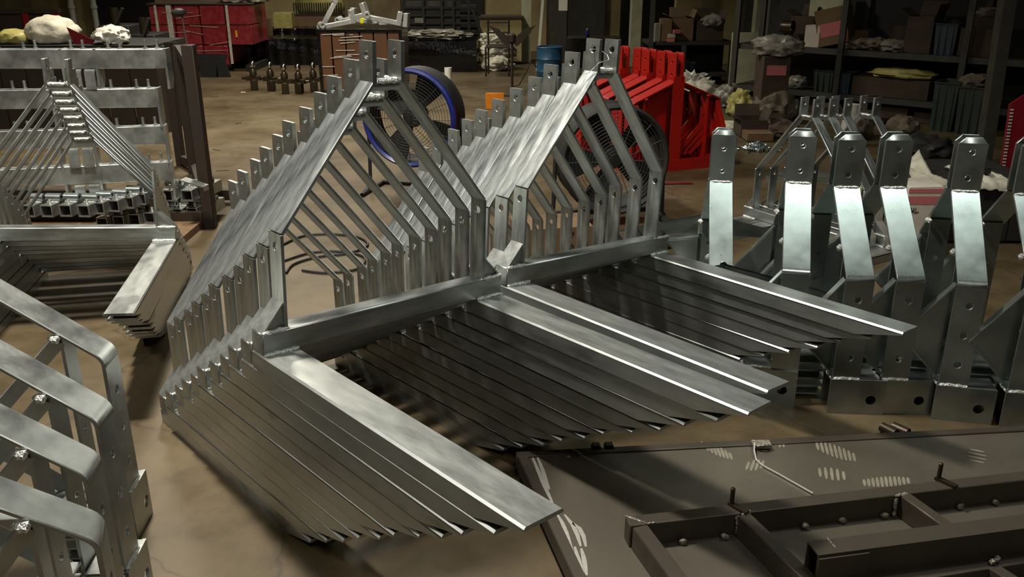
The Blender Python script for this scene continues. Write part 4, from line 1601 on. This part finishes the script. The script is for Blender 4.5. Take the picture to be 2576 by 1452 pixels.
MB().box(-.135, .135, 0, .27, 0, 3).build('shaft', 'rack', gc, bevel=.01)
MB().box(-.175, -.135, .02, .06, 0, 3).build('corner_angle', 'darksteel', gc)
cz = pz(1411, 27, 13.48)
MB().box(0.0, .13, -.004, -.001, cz, cz + .3).build('paper_note', 'paper', gc)
tag(MB().box(-.02, .02, 0, .02, 0, 1.1).build('white_stick', 'pvc', loc=at(1352, 115, 13.9) * 1.0, rot=(R(0), R(4), 0)), 'white stick leaning beside the grey column', 'stick')
COL.objects['white_stick'].location.z = 0
Y = 15.6
bl_ = pbox('dark_cabinet', 'tall dark grey cabinet right of the grey column', 'cabinet', 'rack', 1432, 1518, -60, 150, Y, .5, z0=0)
bt = thing('blue_bottle', 'small blue bottle on a ledge before the dark cabinet', 'bottle', (at(1477, 95, 14.6).x, 14.6, pz(1477, 96, 14.6)))
m = MB()
m.lathe([(.03, 0), (.035, .01), (.035, .09), (.02, .12), (.015, .13)], n=12)
m.build('body', 'bluebottle', bt)
m = MB()
m.lathe([(.017, .13), (.017, .15), (.0001, .15)], n=10)
m.build('cap', 'paper', bt)
lw = pbox('work_ledge', 'dark work ledge carrying the blue bottle', 'bench', 'shelf', 1425, 1560, 96, 170, 14.4, .5, z0=0)

# ---- fans
def fan(label, px, Y, r, yaw, ringmat, cage=True, hz=None, blades=4):
    c = at(px[0], px[1], Y)
    t = thing('drum_fan', label, 'fan', (c.x, c.y, 0), rz=R(yaw))
    zc = max(c.z, r + .06) if hz is None else hz
    T = Matrix.Translation((0, 0, zc))
    m = MB()
    m.lathe([(r - .006, -.11), (r, -.12), (r + .014, -.11), (r, -.09), (r, .12), (r + .014, .14), (r, .15), (r - .012, .14), (r - .012, -.1), (r - .006, -.11)], n=48, axis='y', m=T)
    m.build('drum', 'blackmat', t)
    m = MB()
    m.lathe([(r - .012, -.125), (r + .006, -.14), (r + .022, -.125), (r + .022, -.09), (r - .002, -.085), (r - .012, -.1), (r - .012, -.125)], n=48, axis='y', m=T)
    m.build('rim', ringmat, t)
    m = MB()
    m.lathe([(.0001, -.07), (.06, -.065), (.075, -.03), (.075, .1), (.0001, .1)], n=20, axis='y', m=T)
    m.build('motor_hub', 'blackmat', t)
    for k in range(blades):
        a = 2 * math.pi * k / blades + .5
        m = MB()
        pts = [(.06, -.03), (r * .6, -.09), (r * .93, -.13), (r * .95, .11), (r * .6, .08), (.06, .03)]
        mm = T @ Matrix.Rotation(a, 4, 'Y') @ Matrix.Rotation(R(24), 4, 'X')
        m.prism([(p_[0], p_[1]) for p_ in pts], 'y', -.004, .004, m=mm)
        m.build('blade', 'blackmat', t)
    if cage:
        m = MB()
        for k in range(14):
            rr = .05 + (r - .06) * k / 13
            pts = [T @ Vector((math.cos(2 * math.pi * j / 40) * rr, -.12 - .03 * (1 - rr / r), math.sin(2 * math.pi * j / 40) * rr)) for j in range(41)]
            m.tube(pts, .0016, n=4, cap=False)
        for k in range(16):
            a = 2 * math.pi * k / 16
            m.tube([T @ Vector((math.cos(a) * .05, -.15, math.sin(a) * .05)), T @ Vector((math.cos(a) * r, -.12, math.sin(a) * r))], .002, n=4)
        o = m.build('wire_guard', 'rack', t)
    for sx in (-1, 1):
        m = MB()
        m.tube([(sx * (r + .03), 0, zc), (sx * (r + .04), 0, .05), (sx * (r + .02), -.22, .016), (sx * (r + .02), .22, .016)], .014, n=8)
        m.build('stand_leg', 'blackmat', t)
    m = MB()
    m.tube([(-r - .03, .2, .016), (r + .03, .2, .016)], .014, n=8)
    m.build('stand_bar', 'blackmat', t)
    return t


fan('black drum fan with a blue rim standing behind the middle stack', (1042, 292), 6.3, .325, -14, 'blue')
fan('all black drum fan half hidden behind the second stack', (1535, 395), 5.55, .33, 10, 'blackmat', blades=5)

# cables and scraps on the floor
for k, (pts, lab) in enumerate((([(700, 625), (760, 598), (830, 592), (900, 600), (925, 620), (880, 640), (800, 650), (740, 668), (720, 690)], 'loop of black cable on the floor seen through the middle stack, upper loop'),
                              ([(715, 660), (780, 640), (850, 636), (915, 650), (900, 680), (820, 690), (760, 684)], 'loop of black cable on the floor seen through the middle stack, lower loop'))):
    P = [fl(x, y) + Vector((0, 0, .009)) for x, y in pts]
    fine = []
    for i in range(len(P) - 1):
        a_, b_, c_, d_ = P[max(0, i - 1)], P[i], P[i + 1], P[min(len(P) - 1, i + 2)]
        for s in range(5):
            u = s / 5
            fine.append(0.5 * ((2 * b_) + (c_ - a_) * u + (2 * a_ - 5 * b_ + 4 * c_ - d_) * u * u + (3 * b_ - a_ - 3 * c_ + d_) * u ** 3))
    fine.append(P[-1])
    m = MB()
    m.tube(fine, .007, n=6)
    tag(m.build('floor_cable', 'cable'), lab, 'cable', 'cables on the floor')
a, b = fl(1668, 465), fl(1742, 463)
m = MB()
m.tube([a + Vector((0, 0, .008)), b + Vector((0, 0, .008))], .008, n=8)
tag(m.build('red_rod', 'crimson'), 'thin red rod lying on the floor right of the second stack', 'rod')
for k, (x, y, rot_) in enumerate(((540, 244, 20), (490, 380, 60), (545, 378, -30), (560, 430, 10), (600, 310, 70))):
    m = MB()
    m.prism([(-.05, -.006), (.05, -.003), (.045, .005), (-.045, .007)], 'z', 0, .004)
    tag(m.build('floor_chip', 'darksteel', loc=fl(x, y), rot=(0, 0, R(rot_))), ['dark splinter on the floor below the black stand', 'dark splinter on the floor beside the rack post, left', 'dark splinter on the floor beside the rack post, right',
        'lowest dark splinter on the floor left of the middle stack', 'dark splinter on the open floor left of the middle stack'][k], 'splinter', 'splinters on the floor')

# ================================================================== RIGHT BACK: shelves, cartons, bags, scrap
# pale pillars and panels in front of the back wall
for k, (x0, x1, Y, mt, lab) in enumerate(((1312, 1336, 15.2, 'paint', 0), (1588, 1614, 14.6, 'paint', 0), (1700, 1762, 15.0, 'wall', 0), (1818, 1870, 15.0, 'wall', 0), (1872, 1900, 14.2, 'rack', 0), (1900, 1924, 14.0, 'paint', 0))):
    a, b = at(x0, 60, Y), at(x1, 60, Y)
    struct('trim_%d' % (k + 1), MB().box(a.x, b.x, Y, Y + .25, 0, 3), mt)
p = fl(1868, 226)
o = MB().box(-.19, .19, 0, .03, 0, pz(1875, 82, p.y)).build('pale_board', 'paint', loc=(p.x, p.y, 0), rot=(R(-3), 0, 0), bevel=.004)
tag(o, 'tall pale stained board standing between the shelves', 'board')
p = fl(1921, 300)
o = thing('steel_upright', 'greenish steel upright beside the pale board', 'post', (p.x, p.y, 0))
MB().box(-.05, .05, 0, .02, 0, 1.4).build('flange', 'rack', o)
MB().box(-.05, -.03, .02, .09, 0, 1.4).build('web', 'rack', o)

# ---- first shelf (frontal), behind the red frames
Y = 12.3
zS = pz(1760, 106, Y)
sf = thing('wall_shelf', 'dark shelf with cartons behind the red frames', 'shelf', (0, 0, 0))
X0, X1 = at(1630, 106, Y).x, at(1848, 106, Y).x
MB().box(X0, X1, Y, Y + .6, zS - .04, zS).build('board', 'shelf', sf)
MB().box(X0, X1, Y, Y + .6, .12, .15).build('board', 'shelf', sf)
for x in (X0 + .04, X1 - .04, (X0 + X1) / 2 - .1):
    MB().box(x - .03, x + .03, Y - .03, Y, 0, zS + (.6 if x < X0 + .1 else -.04)).build('post', 'rack', sf)
MB().box(X0, X1, Y + .6, Y + .62, 0, zS - .04).build('back_panel', 'blackmat', sf)
zS += .001
carton('tan_carton', 'tall tan carton at the left of the shelf behind the red frames', 1664, 1688, 50, 106, Y + .02, .3, 'carton', z0=zS, open_=False)
carton('tan_carton', 'wide open tan carton on the shelf behind the red frames', 1690, 1742, 46, 104, Y + .12, .35, 'carton', z0=zS)
carton('dark_carton', 'big dark open carton with raised flaps on the shelf behind the red frames', 1752, 1818, 52, 104, Y + .1, .4, 'cartond', z0=zS)
tag(blob('grey_bag', 'bag2', (at(1800, 60, Y).x, Y + .15, zS + .2), (.3, .25, .16), seed=41, rough=.4, freq=3), 'grey bag lying on top of the dark carton', 'bag')
for k, (x, dz, mt, lab) in enumerate(((1688, 0, 'pink', 'lower small red and white box at the shelf edge'), (1688, .055, 'cartonw', 'middle small red and white box at the shelf edge'), (1700, .11, 'pink', 'upper small red and white box at the shelf edge'))):
    c = at(x, 100, Y)
    o = MB().box(-.05, .05, -.06, .06, 0, .05).build('small_box', mt, loc=(c.x, Y - .02 + .08, zS + dz - (0 if k == 0 else 0)), rot=(0, 0, R(8 * k)), bevel=.002)
    tag(o, lab, 'box', 'small boxes on the shelf edge')
m = MB()
c = at(1655, 100, Y)
m.lathe([(.05, 0), (.05, .24), (.0001, .245)], n=14)
tag(m.build('glass_jar', 'film', loc=(c.x, Y + .08, zS)), 'pale jar at the left end of the shelf behind the red frames', 'jar')
bin_('dark bin on the lower board of the shelf behind the red frames', 1700, 1745, 155, 190, Y + .05, .3, 'bin', z0=.151)
tag(blob('wire_tangle', 'film', (at(1740, 175, Y - .4).x, Y - .5, 0), (.4, .3, .22), seed=47, rough=.6, freq=5, sub=4), 'shiny tangle of scrap on the floor below the shelf', 'scrap')

# ---- long shelf on the right, running towards the viewer
S0 = Vector((2.62, 10.55, 0))
su = Vector((0.763, -0.646, 0)).normalized()
sv = Vector((-su.y, su.x, 0))
YAW = math.degrees(math.atan2(su.y, su.x))
LS = 3.7


def shp(px, py, off=0.0):
    """point where the pixel's ray meets the vertical plane 'off' behind the shelf front: (distance along the shelf, height)"""
    d = ray(px, py)
    o = Vector((0, 0, CAM_H))
    t = ((S0 + sv * off) - o).dot(sv) / d.dot(sv)
    P = o + d * t
    return (P - S0).dot(su), P.z


Z1, Z2 = 0.71, 0.24
ls = thing('long_shelf', 'long dark steel shelf on the right, loaded with bins and cartons', 'shelf', S0, rz=R(YAW))
for z in (Z1, Z2):
    for i in range(4):
        MB().box(LS * i / 4 + .004, LS * (i + 1) / 4 - .004, 0.02, .62, z - .03, z).build('board', 'shelf', ls)
    MB().box(0, LS, 0, .02, z - .06, z).build('edge_rail', 'rack', ls)
for i in range(4):
    t_ = LS * i / 3
    MB().box(t_ - .03, t_ + .03, -.045, 0, 0, 1.3).build('post', 'rack', ls)
    MB().box(t_ - .03, t_ + .03, .62, .665, 0, 1.3).build('post', 'rack', ls)
MB().box(0, LS, .67, .68, .0, 1.3).build('back_panel', 'blackmat', ls)
# stout slanting post at its near end
a, b = at(2540, -40, 7.3), fl(2470, 420)
o = thing('slanting_post', 'stout slanting steel post before the long shelf', 'post', (0, 0, 0))
MB().beam(Vector((b.x, b.y, 0)), a, .10, .10, up=(0, 1, 0)).build('shaft', 'rack', o)
MB().box(b.x - .1, b.x + .1, b.y - .1, b.y + .1, 0, .012).build('foot_plate', 'rack', o)


def on_shelf(fn, label, x0, x1, yt, zb, off, depth, *a_, **k_):
    t0, z0 = shp(x0, yt, off)
    t1, z1 = shp(x1, yt, off)
    return t0, t1, max(.06, (z0 + z1) / 2 - zb)


def sh_carton(label, x0, x1, yt, z, off, depth, material='carton', yaw=0, open_=True, name='shelf_carton', print_=None, tilt=0):
    t0, t1, h = on_shelf(None, label, x0, x1, yt, z, off, depth)
    w = t1 - t0
    P = S0 + su * ((t0 + t1) / 2) + sv * off + Vector((0, 0, z + .001 + abs(math.sin(R(tilt))) * w / 2))
    t = thing(name, label, 'carton', P, group='cartons on the long shelf', rot=(0, R(tilt), R(YAW + yaw)))
    k = .006
    m = MB()
    m.box(-w / 2, w / 2, 0, k, 0, h)
    m.box(-w / 2, w / 2, depth - k, depth, 0, h)
    m.box(-w / 2, -w / 2 + k, k, depth - k, 0, h)
    m.box(w / 2 - k, w / 2, k, depth - k, 0, h)
    m.box(-w / 2, w / 2, 0, depth, 0, k)
    m.build('body', material, t)
    f = depth * .5
    if open_:
        MB().beam((-w / 2, depth / 2, h), (-w / 2 - f * .6, depth / 2, h + f * .4), depth * .96, .006, up=(.4, 0, 1)).build('flap', material, t)
        MB().beam((w / 2, depth / 2, h), (w / 2 + f * .2, depth / 2, h + f * .7), depth * .96, .006, up=(-1, 0, .4)).build('flap', material, t)
        MB().beam((0, depth, h), (0, depth + f * .4, h + f * .8), w * .96, .006, up=(0, -1, .4)).build('flap', material, t)
    else:
        MB().box(-w / 2, w / 2, 0, depth / 2 - .002, h, h + .006).build('flap', material, t)
        MB().box(-w / 2, w / 2, depth / 2 + .002, depth, h, h + .006).build('flap', material, t)
    if print_:
        MB().box(-w * .38, w * .4, -.003, -.0005, h * .25, h * .62).build('print', print_, t)
    return t


def sh_bin(label, x0, x1, yt, z, off, depth, material):
    t0, t1, h = on_shelf(None, label, x0, x1, yt, z, off, depth)
    w = (t1 - t0)
    P = S0 + su * ((t0 + t1) / 2) + sv * off
    a, b = P - Vector((w / 2, 0, 0)), P + Vector((w / 2, 0, 0))
    t = bin_(label, 0, 100, 0, 100, 8, depth, material, z0=0)
    # rebuild at the right size: scale the unit-less bin parts
    bx = [c for c in kids(t)]
    ww = at(100, 100, 8).x - at(0, 100, 8).x
    hh = pz(50, 0, 8)
    for c in bx:
        for v in c.data.vertices:
            v.co.x *= w / ww
            v.co.z *= h / hh
    t.location = P + Vector((0, 0, z + .001))
    t.rotation_euler = (0, 0, R(YAW))
    return t


def sh_blob(name, label, cat, material, x, z, off, size, seed, **k):
    t0, _ = shp(x, 100, off)
    return tag(blob(name, material, S0 + su * t0 + sv * off + Vector((0, 0, z + .001)), size, seed=seed, rz=R(YAW), **k), label, cat)


sh_carton('tilted tan carton with faded red print on the long shelf', 2070, 2146, 30, Z1, .05, .3, 'carton', yaw=6, open_=False, print_='pink', tilt=-14)
sh_carton('small white printed carton standing left of the tilted carton', 2027, 2064, 66, Z1, .03, .2, 'cartonw', open_=False)
sh_carton('dark open carton behind the small white carton', 1990, 2050, 40, Z1, .28, .28, 'cartond')
sh_carton('pale flattened carton at the top left of the long shelf', 2040, 2140, -14, Z1, .36, .2, 'paint', open_=False)
sh_carton('brown carton with an open top in the middle of the long shelf', 2285, 2352, 42, Z1, .05, .35, 'cartond')
sh_bin('slate bin on the upper board of the long shelf', 2355, 2412, 60, Z1, .04, .35, 'binb')
sh_carton('dark brown carton with a raised pale flap, right end of the long shelf', 2418, 2500, 72, Z1, .05, .35, 'cartond')
for k, (x, mt, lab) in enumerate(((2165, 'rag', 'leftmost heap of rags and scrap on the upper board'), (2205, 'rag', 'middle heap of rags and scrap on the upper board'), (2250, 'bag2', 'pale heap of scrap left of the brown carton on the upper board'), (1980, 'bag2', 'coil of pale wire at the left end of the upper board'))):
    sh_blob('scrap_heap', lab, 'scrap', mt, x, Z1, .14, (.3, .24, .12), 50 + k, rough=.5, freq=4)
m = MB()
t0, _ = shp(1985, 60, .1)
m.lathe([(.07, -.06), (.075, -.06), (.075, .06), (.07, .06), (.07, -.06)], n=18, axis='x')
tag(m.build('steel_ring', 'bronze', loc=S0 + su * t0 + sv * .08 + Vector((0, 0, Z1 + .20)), rot=(0, 0, R(YAW))), 'dark steel ring propped left of the white printed carton', 'ring')
sh_bin('dark green bin at the left of the middle board', 2048, 2098, 178, Z2, .03, .35, 'bin')
sh_bin('slate bin beside the dark green bin on the middle board', 2102, 2140, 184, Z2, .03, .35, 'binb')
sh_carton('long dark carton under the yellow bag on the middle board', 2145, 2340, 200, Z2, .05, .4, 'cartond', open_=False)
t0, _ = shp(2265, 190, .12)
tag(blob('yellow_bag', 'bagy', S0 + su * t0 + sv * .16 + Vector((0, 0, .445)), (.68, .3, .10), seed=61, rough=.3, freq=2.6, rz=R(YAW)), 'limp yellow bag draped over the long dark carton', 'bag')
sh_bin('green black bin in front of the shelf end, left of a pair', 2352, 2415, 208, .0, -.25, .38, 'bin')
sh_bin('green black bin in front of the shelf end, right of a pair', 2414, 2488, 220, .0, -.3, .38, 'bin')
t0, zz = shp(2448, 210, -.2)
tag(blob('dark_rag', 'rag', S0 + su * t0 + sv * -.12 + Vector((0, 0, .42)), (.3, .25, .14), seed=64, rough=.5, freq=3), 'dark rag heaped in the right one of the two bins', 'rag')

sh_carton('dark carton on the floor under the left end of the long shelf', 1990, 2075, 250, 0.0, .1, .4, 'cartond', open_=False)
sh_carton('dark open carton on the floor under the middle of the long shelf', 2195, 2285, 268, 0.0, .08, .4, 'cartond')
sh_carton('flat dark carton on the floor under the right part of the long shelf', 2300, 2345, 285, 0.0, .12, .3, 'cartond', open_=False)
sh_carton('small tan carton lying flat beside the tilted carton', 2150, 2185, 78, Z1, .30, .2, 'carton', open_=False)
sh_carton('small dark carton at the back of the upper board, left of the slate bin', 2240, 2282, 70, Z1, .36, .2, 'cartond', open_=False)
for k, (x, z, off, sz, mt, lab) in enumerate(((2110, 0, -.15, (.3, .25, .16), 'rag', 'rag heap on the floor before the middle board'), (2230, 0, -.2, (.34, .25, .14), 'cartond', 'torn brown wrapping on the floor before the long shelf'),
                                          (2015, Z2, .12, (.26, .2, .14), 'bag2', 'grey film scrap at the left end of the middle board'), (2480, Z1 + .37, .2, (.26, .2, .1), 'rag', 'rag lying on the dark brown carton at the shelf end'))):
    sh_blob('scrap_heap', lab, 'scrap', mt, x, z, off, sz, 150 + k, rough=.35, freq=3)

# ---- plastic and pink boxes at the left end of the long shelf
p = at(1955, 165, 9.3)
bx = thing('pinkish_carton', 'pinkish brown carton under the crumpled grey film', 'carton', (p.x, 9.3, 0))
MB().box(-.14, .14, 0, .3, 0, p.z + .09).build('body', 'cartond', bx, bevel=.004)
MB().box(-.10, .10, -.004, 0, p.z - .1, p.z + .0).build('print', 'pink', bx)
tag(blob('grey_film', 'bag2', (p.x + .02, 9.42, p.z + .09), (.5, .34, .2), seed=71, rough=.3, freq=2.2, sub=4, rz=R(-25)), 'crumpled grey plastic film hanging over the pinkish carton', 'film')

# ---- heaps on the floor before the shelves
for k, (nm, mt, x, y, sz, lab) in enumerate((
        ('white_bag', 'bag', 1757, 256, (.46, .35, .26), 'bulging white plastic bag right behind the red frames'),
        ('grey_bag', 'bag2', 1826, 268, (.34, .3, .26), 'grey plastic bag left of the yellow bag on the floor'),
        ('yellow_bag', 'bagy', 1862, 290, (.34, .3, .26), 'creased yellow bag on the floor before the pale board'),
        ('green_bag', 'baggreen', 1880, 256, (.22, .2, .2), 'small green bag at the foot of the pale board'),
        ('cloth_heap', 'rag', 1940, 306, (.44, .4, .32), 'brown cloth heap right of the steel upright'),
        ('grey_bag', 'bag2', 1975, 300, (.30, .26, .24), 'grey bag leaning on the brown cloth heap'),
        ('cloth_heap', 'cartond', 1965, 345, (.34, .3, .16), 'dark brown wrapping heap right of the open dark carton'),
        ('white_wrapping', 'bag', 1840, 322, (.42, .26, .06), 'flat white wrapping on the floor before the yellow bag'),
        ('brown_bag', 'rag', 2145, 345, (.34, .3, .24), 'brown bag behind the small galvanised frames'),
        ('brown_bag', 'rag', 2268, 345, (.3, .26, .2), 'brown bag on the floor left of the black crates'),
        ('dark_heap', 'blackmat', 2330, 400, (.5, .4, .2), 'dark heap of scrap behind the white sheet'),
        ('yellow_bag', 'bagy', 2182, 512, (.14, .12, .17), 'small yellow bag between the tall frames'))):
    tag(blob(nm, mt, fl(x, y), sz, seed=80 + k, rough=.32, freq=2.2, sub=4, rz=k * .7), lab, 'bag' if 'bag' in nm else 'heap')
carton('dark_carton', 'open dark carton on the floor among the bags', 1862, 1928, 303, 346, fl(1895, 346).y, .3, 'cartond', group='cartons on the floor', z0=0)
carton('brown_carton', 'low brown carton on the floor below the open dark carton', 1880, 1945, 338, 352, fl(1910, 352).y - .1, .25, 'carton', group='cartons on the floor', z0=0, open_=False)
# loose bolts: nobody could count them
rnd = random.Random(11)
m = MB()
c0 = fl(1905, 378)
for i in range(170):
    r_ = abs(rnd.gauss(0, .5))
    an = rnd.uniform(0, 6.28)
    c = c0 + Vector((math.cos(an) * .17 * r_, math.sin(an) * .14 * r_, max(.008, .06 * (1 - r_))))
    d = Vector((rnd.uniform(-1, 1), rnd.uniform(-1, 1), rnd.uniform(-.3, .3))).normalized() * .035
    m.tube([c - d, c + d * .8, c + d], .006, n=5, rs=[.006, .006, .011])
o = m.build('loose_bolts', 'galv2')
tag(o, 'heap of loose shiny bolts on the floor below the bags', 'bolts')
o['kind'] = 'stuff'
# roll of film standing behind the small galvanised frames
p = fl(2130, 365)
m = MB()
hz = pz(2130, 262, p.y)
m.lathe([(.02, 0), (.07, 0), (.07, hz), (.02, hz), (.02, 0)], n=18)
tag(m.build('film_roll', 'film', loc=(p.x, p.y, 0)), 'roll of clear film standing upright behind the small galvanised frames', 'roll')
# perforated galvanised strips on the floor
for k, (x, y, l_, rz_, lab) in enumerate(((1925, 452, .5, -12, 'left perforated galvanised strip on the floor behind the tall frames'), (1958, 438, .5, -14, 'right perforated galvanised strip on the floor behind the tall frames'))):
    t = thing('perforated_strip', lab, 'strip', fl(x, y) + Vector((0, 0, .0)), rz=R(rz_), group='perforated strips on the floor')
    m = MB()
    for i in range(10):
        m.holed((l_ * i / 10, 0, .03), (1, 0, 0), (0, 1, 0), (0, 0, 1), 0, l_ / 10, 0, .05, [(l_ / 20, .025, .009)], .003, n=8)
    m.box(0, l_, -.003, 0, 0, .03)
    m.build('angle', 'galv2', t)

# ---- right edge: black crates, white sheets, carton with lettering, crimson panel
Yk = 5.05
zk = pz(2420, 468, Yk)
bc = thing('black_crate', 'low black crate carrying white sheets at the right', 'crate', (0, 0, 0))
X0, X1 = at(2285, 500, Yk).x, at(2640, 500, Yk).x
for i in range(4):
    MB().box(X0 + (X1 - X0) * i / 4 + .005, X0 + (X1 - X0) * (i + 1) / 4 - .005, Yk, Yk + .02, .02, zk - .015).build('plank', 'blackmat', bc)
MB().box(X0, X1, Yk, Yk + .75, zk - .015, zk).build('lid', 'blackmat', bc)
for x in (X0 + .05, X1 - .05):
    MB().box(x - .04, x + .04, Yk + .02, Yk + .72, 0, zk - .015).build('bearer', 'blackmat', bc)


def sheet(name, label, x0, x1, Y0, d, z, seed, peak=None):
    a, b = at(x0, 450, Y0).x, at(x1, 450, Y0).x
    n = 16
    vs_, fs_ = [], []
    for i in range(n + 1):
        for j in range(n + 1):
            u, v = i / n, j / n
            x, y = a + (b - a) * u, Y0 + d * v
            zz = z + .018 + .025 * noise.noise(Vector((u * 4, v * 3, seed))) + .012 * noise.noise(Vector((u * 11, v * 9, seed)))
            if j == 0:
                zz -= .035
            if peak:
                q_ = max(0, 1 - math.hypot((u - peak[0]) * 2.2, (v - peak[1]) * 2.2))
                zz += peak[2] * q_ ** 1.3
            vs_.append((x, y - (.01 if j == 0 else 0), max(z + .003, zz) if j else zz))
    for i in range(n):
        for j in range(n):
            q_ = i * (n + 1) + j
            fs_.append((q_, q_ + n + 1, q_ + n + 2, q_ + 1))
    m = MB()
    m.add(vs_, fs_)
    o = m.build(name, 'bag')
    sd = o.modifiers.new('thick', 'SOLIDIFY')
    sd.thickness = .003
    return tag(o, label, 'sheet')


sheet('white_sheet', 'white plastic sheet with a raised corner on the black crate', 2288, 2400, Yk, .5, zk, 3, peak=(1.0, 1.0, .10))
o = sheet('white_sheet', 'creased white plastic bag with a dark patch on the black crate', 2466, 2570, Yk - .02, .45, zk, 5, peak=(.4, .6, .08))
c = at(2508, 436, Yk)
MB().box(c.x - .02, c.x + .02, Yk + .1, Yk + .14, zk + .05, zk + .085).build('dark_patch', 'ink', o)
Yw = 4.75
zt = pz(2320, 470, Yw)
cw = thing('printed_carton', 'white and pink printed carton with a black character, before the black crate', 'carton', (0, 0, 0))
X0, X1 = at(2280, 520, Yw).x, at(2368, 520, Yw).x
MB().box(X0, X1, Yw, Yw + .26, 0, zt).build('body', 'cartonw', cw, bevel=.003)
MB().box(X0, X1, Yw - .002, Yw - .0005, zt - .10, zt - .055).build('pink_band', 'pink', cw)
MB().box(X0, X1, Yw - .002, Yw - .0005, zt - .035, zt - .012).build('pink_band', 'pink', cw)
# the character 料, stroke by stroke
c = at(2300, 531, Yw)
m = MB()
s_ = .0034


def stroke(x0, z0, x1, z1, w=.08):
    m.beam((c.x + x0 * .05, Yw - .002, c.z + z0 * .05), (c.x + x1 * .05, Yw - .002, c.z + z1 * .05), .0015, w * .05)


stroke(-.48, .02, -.02, .02)
stroke(-.25, .45, -.25, -.45)
stroke(-.42, .36, -.34, .16)
stroke(-.08, .36, -.16, .16)
stroke(-.26, 0, -.46, -.3)
stroke(-.24, 0, -.06, -.2)
stroke(.08, .3, .18, .2)
stroke(.06, .08, .16, -.02)
stroke(.02, -.22, .48, -.1)
stroke(.32, .46, .32, -.46)
m.build('printed_character', 'ink', cw)
pp = thing('crimson_panel', 'crimson panel with a pale toothed edge at the right border', 'panel', at(2528, 400, 5.95) * 1.0)
pp.location.z = 0
zt0, zt1 = pz(2528, 262, 5.95), pz(2600, 215, 5.95)
m = MB()
m.prism([(0, 0), (.5, 0), (.5, zt1 + .2), (.0, zt0)], 'y', 0, .02)
m.build('sheet', 'crimson', pp, rot=(0, R(-3), 0))
for i in range(26):
    z = .10 + (zt0 - .12) * i / 26
    MB().box(-.010, .012, -.006, -.001, z, z + .010).build('tooth', 'cartonw', pp, loc=(-z * .05 + .012, 0, 0))
# carton with black lettering on the floor behind the second stack
p = fl(1400, 640)
cl = thing('lettered_carton', 'low tan carton with black lettering behind the second stack', 'carton', (p.x, p.y, 0), rz=R(12))
MB().box(-.22, .22, 0, .3, 0, .16).build('body', 'carton', cl, bevel=.003)
m = MB()
for k, (x0, z0, x1, z1) in enumerate(((-.12, .04, -.09, .13), (-.09, .04, -.12, .13), (-.06, .13, -.02, .13), (-.06, .13, -.06, .04), (-.02, .13, -.02, .04), (.02, .04, .02, .13), (.06, .04, .06, .13), (.06, .085, .10, .13), (.06, .085, .10, .04))):
    m.beam((x0, -.002, z0), (x1, -.002, z1), .0015, .012)
m.build('lettering', 'ink', cl)
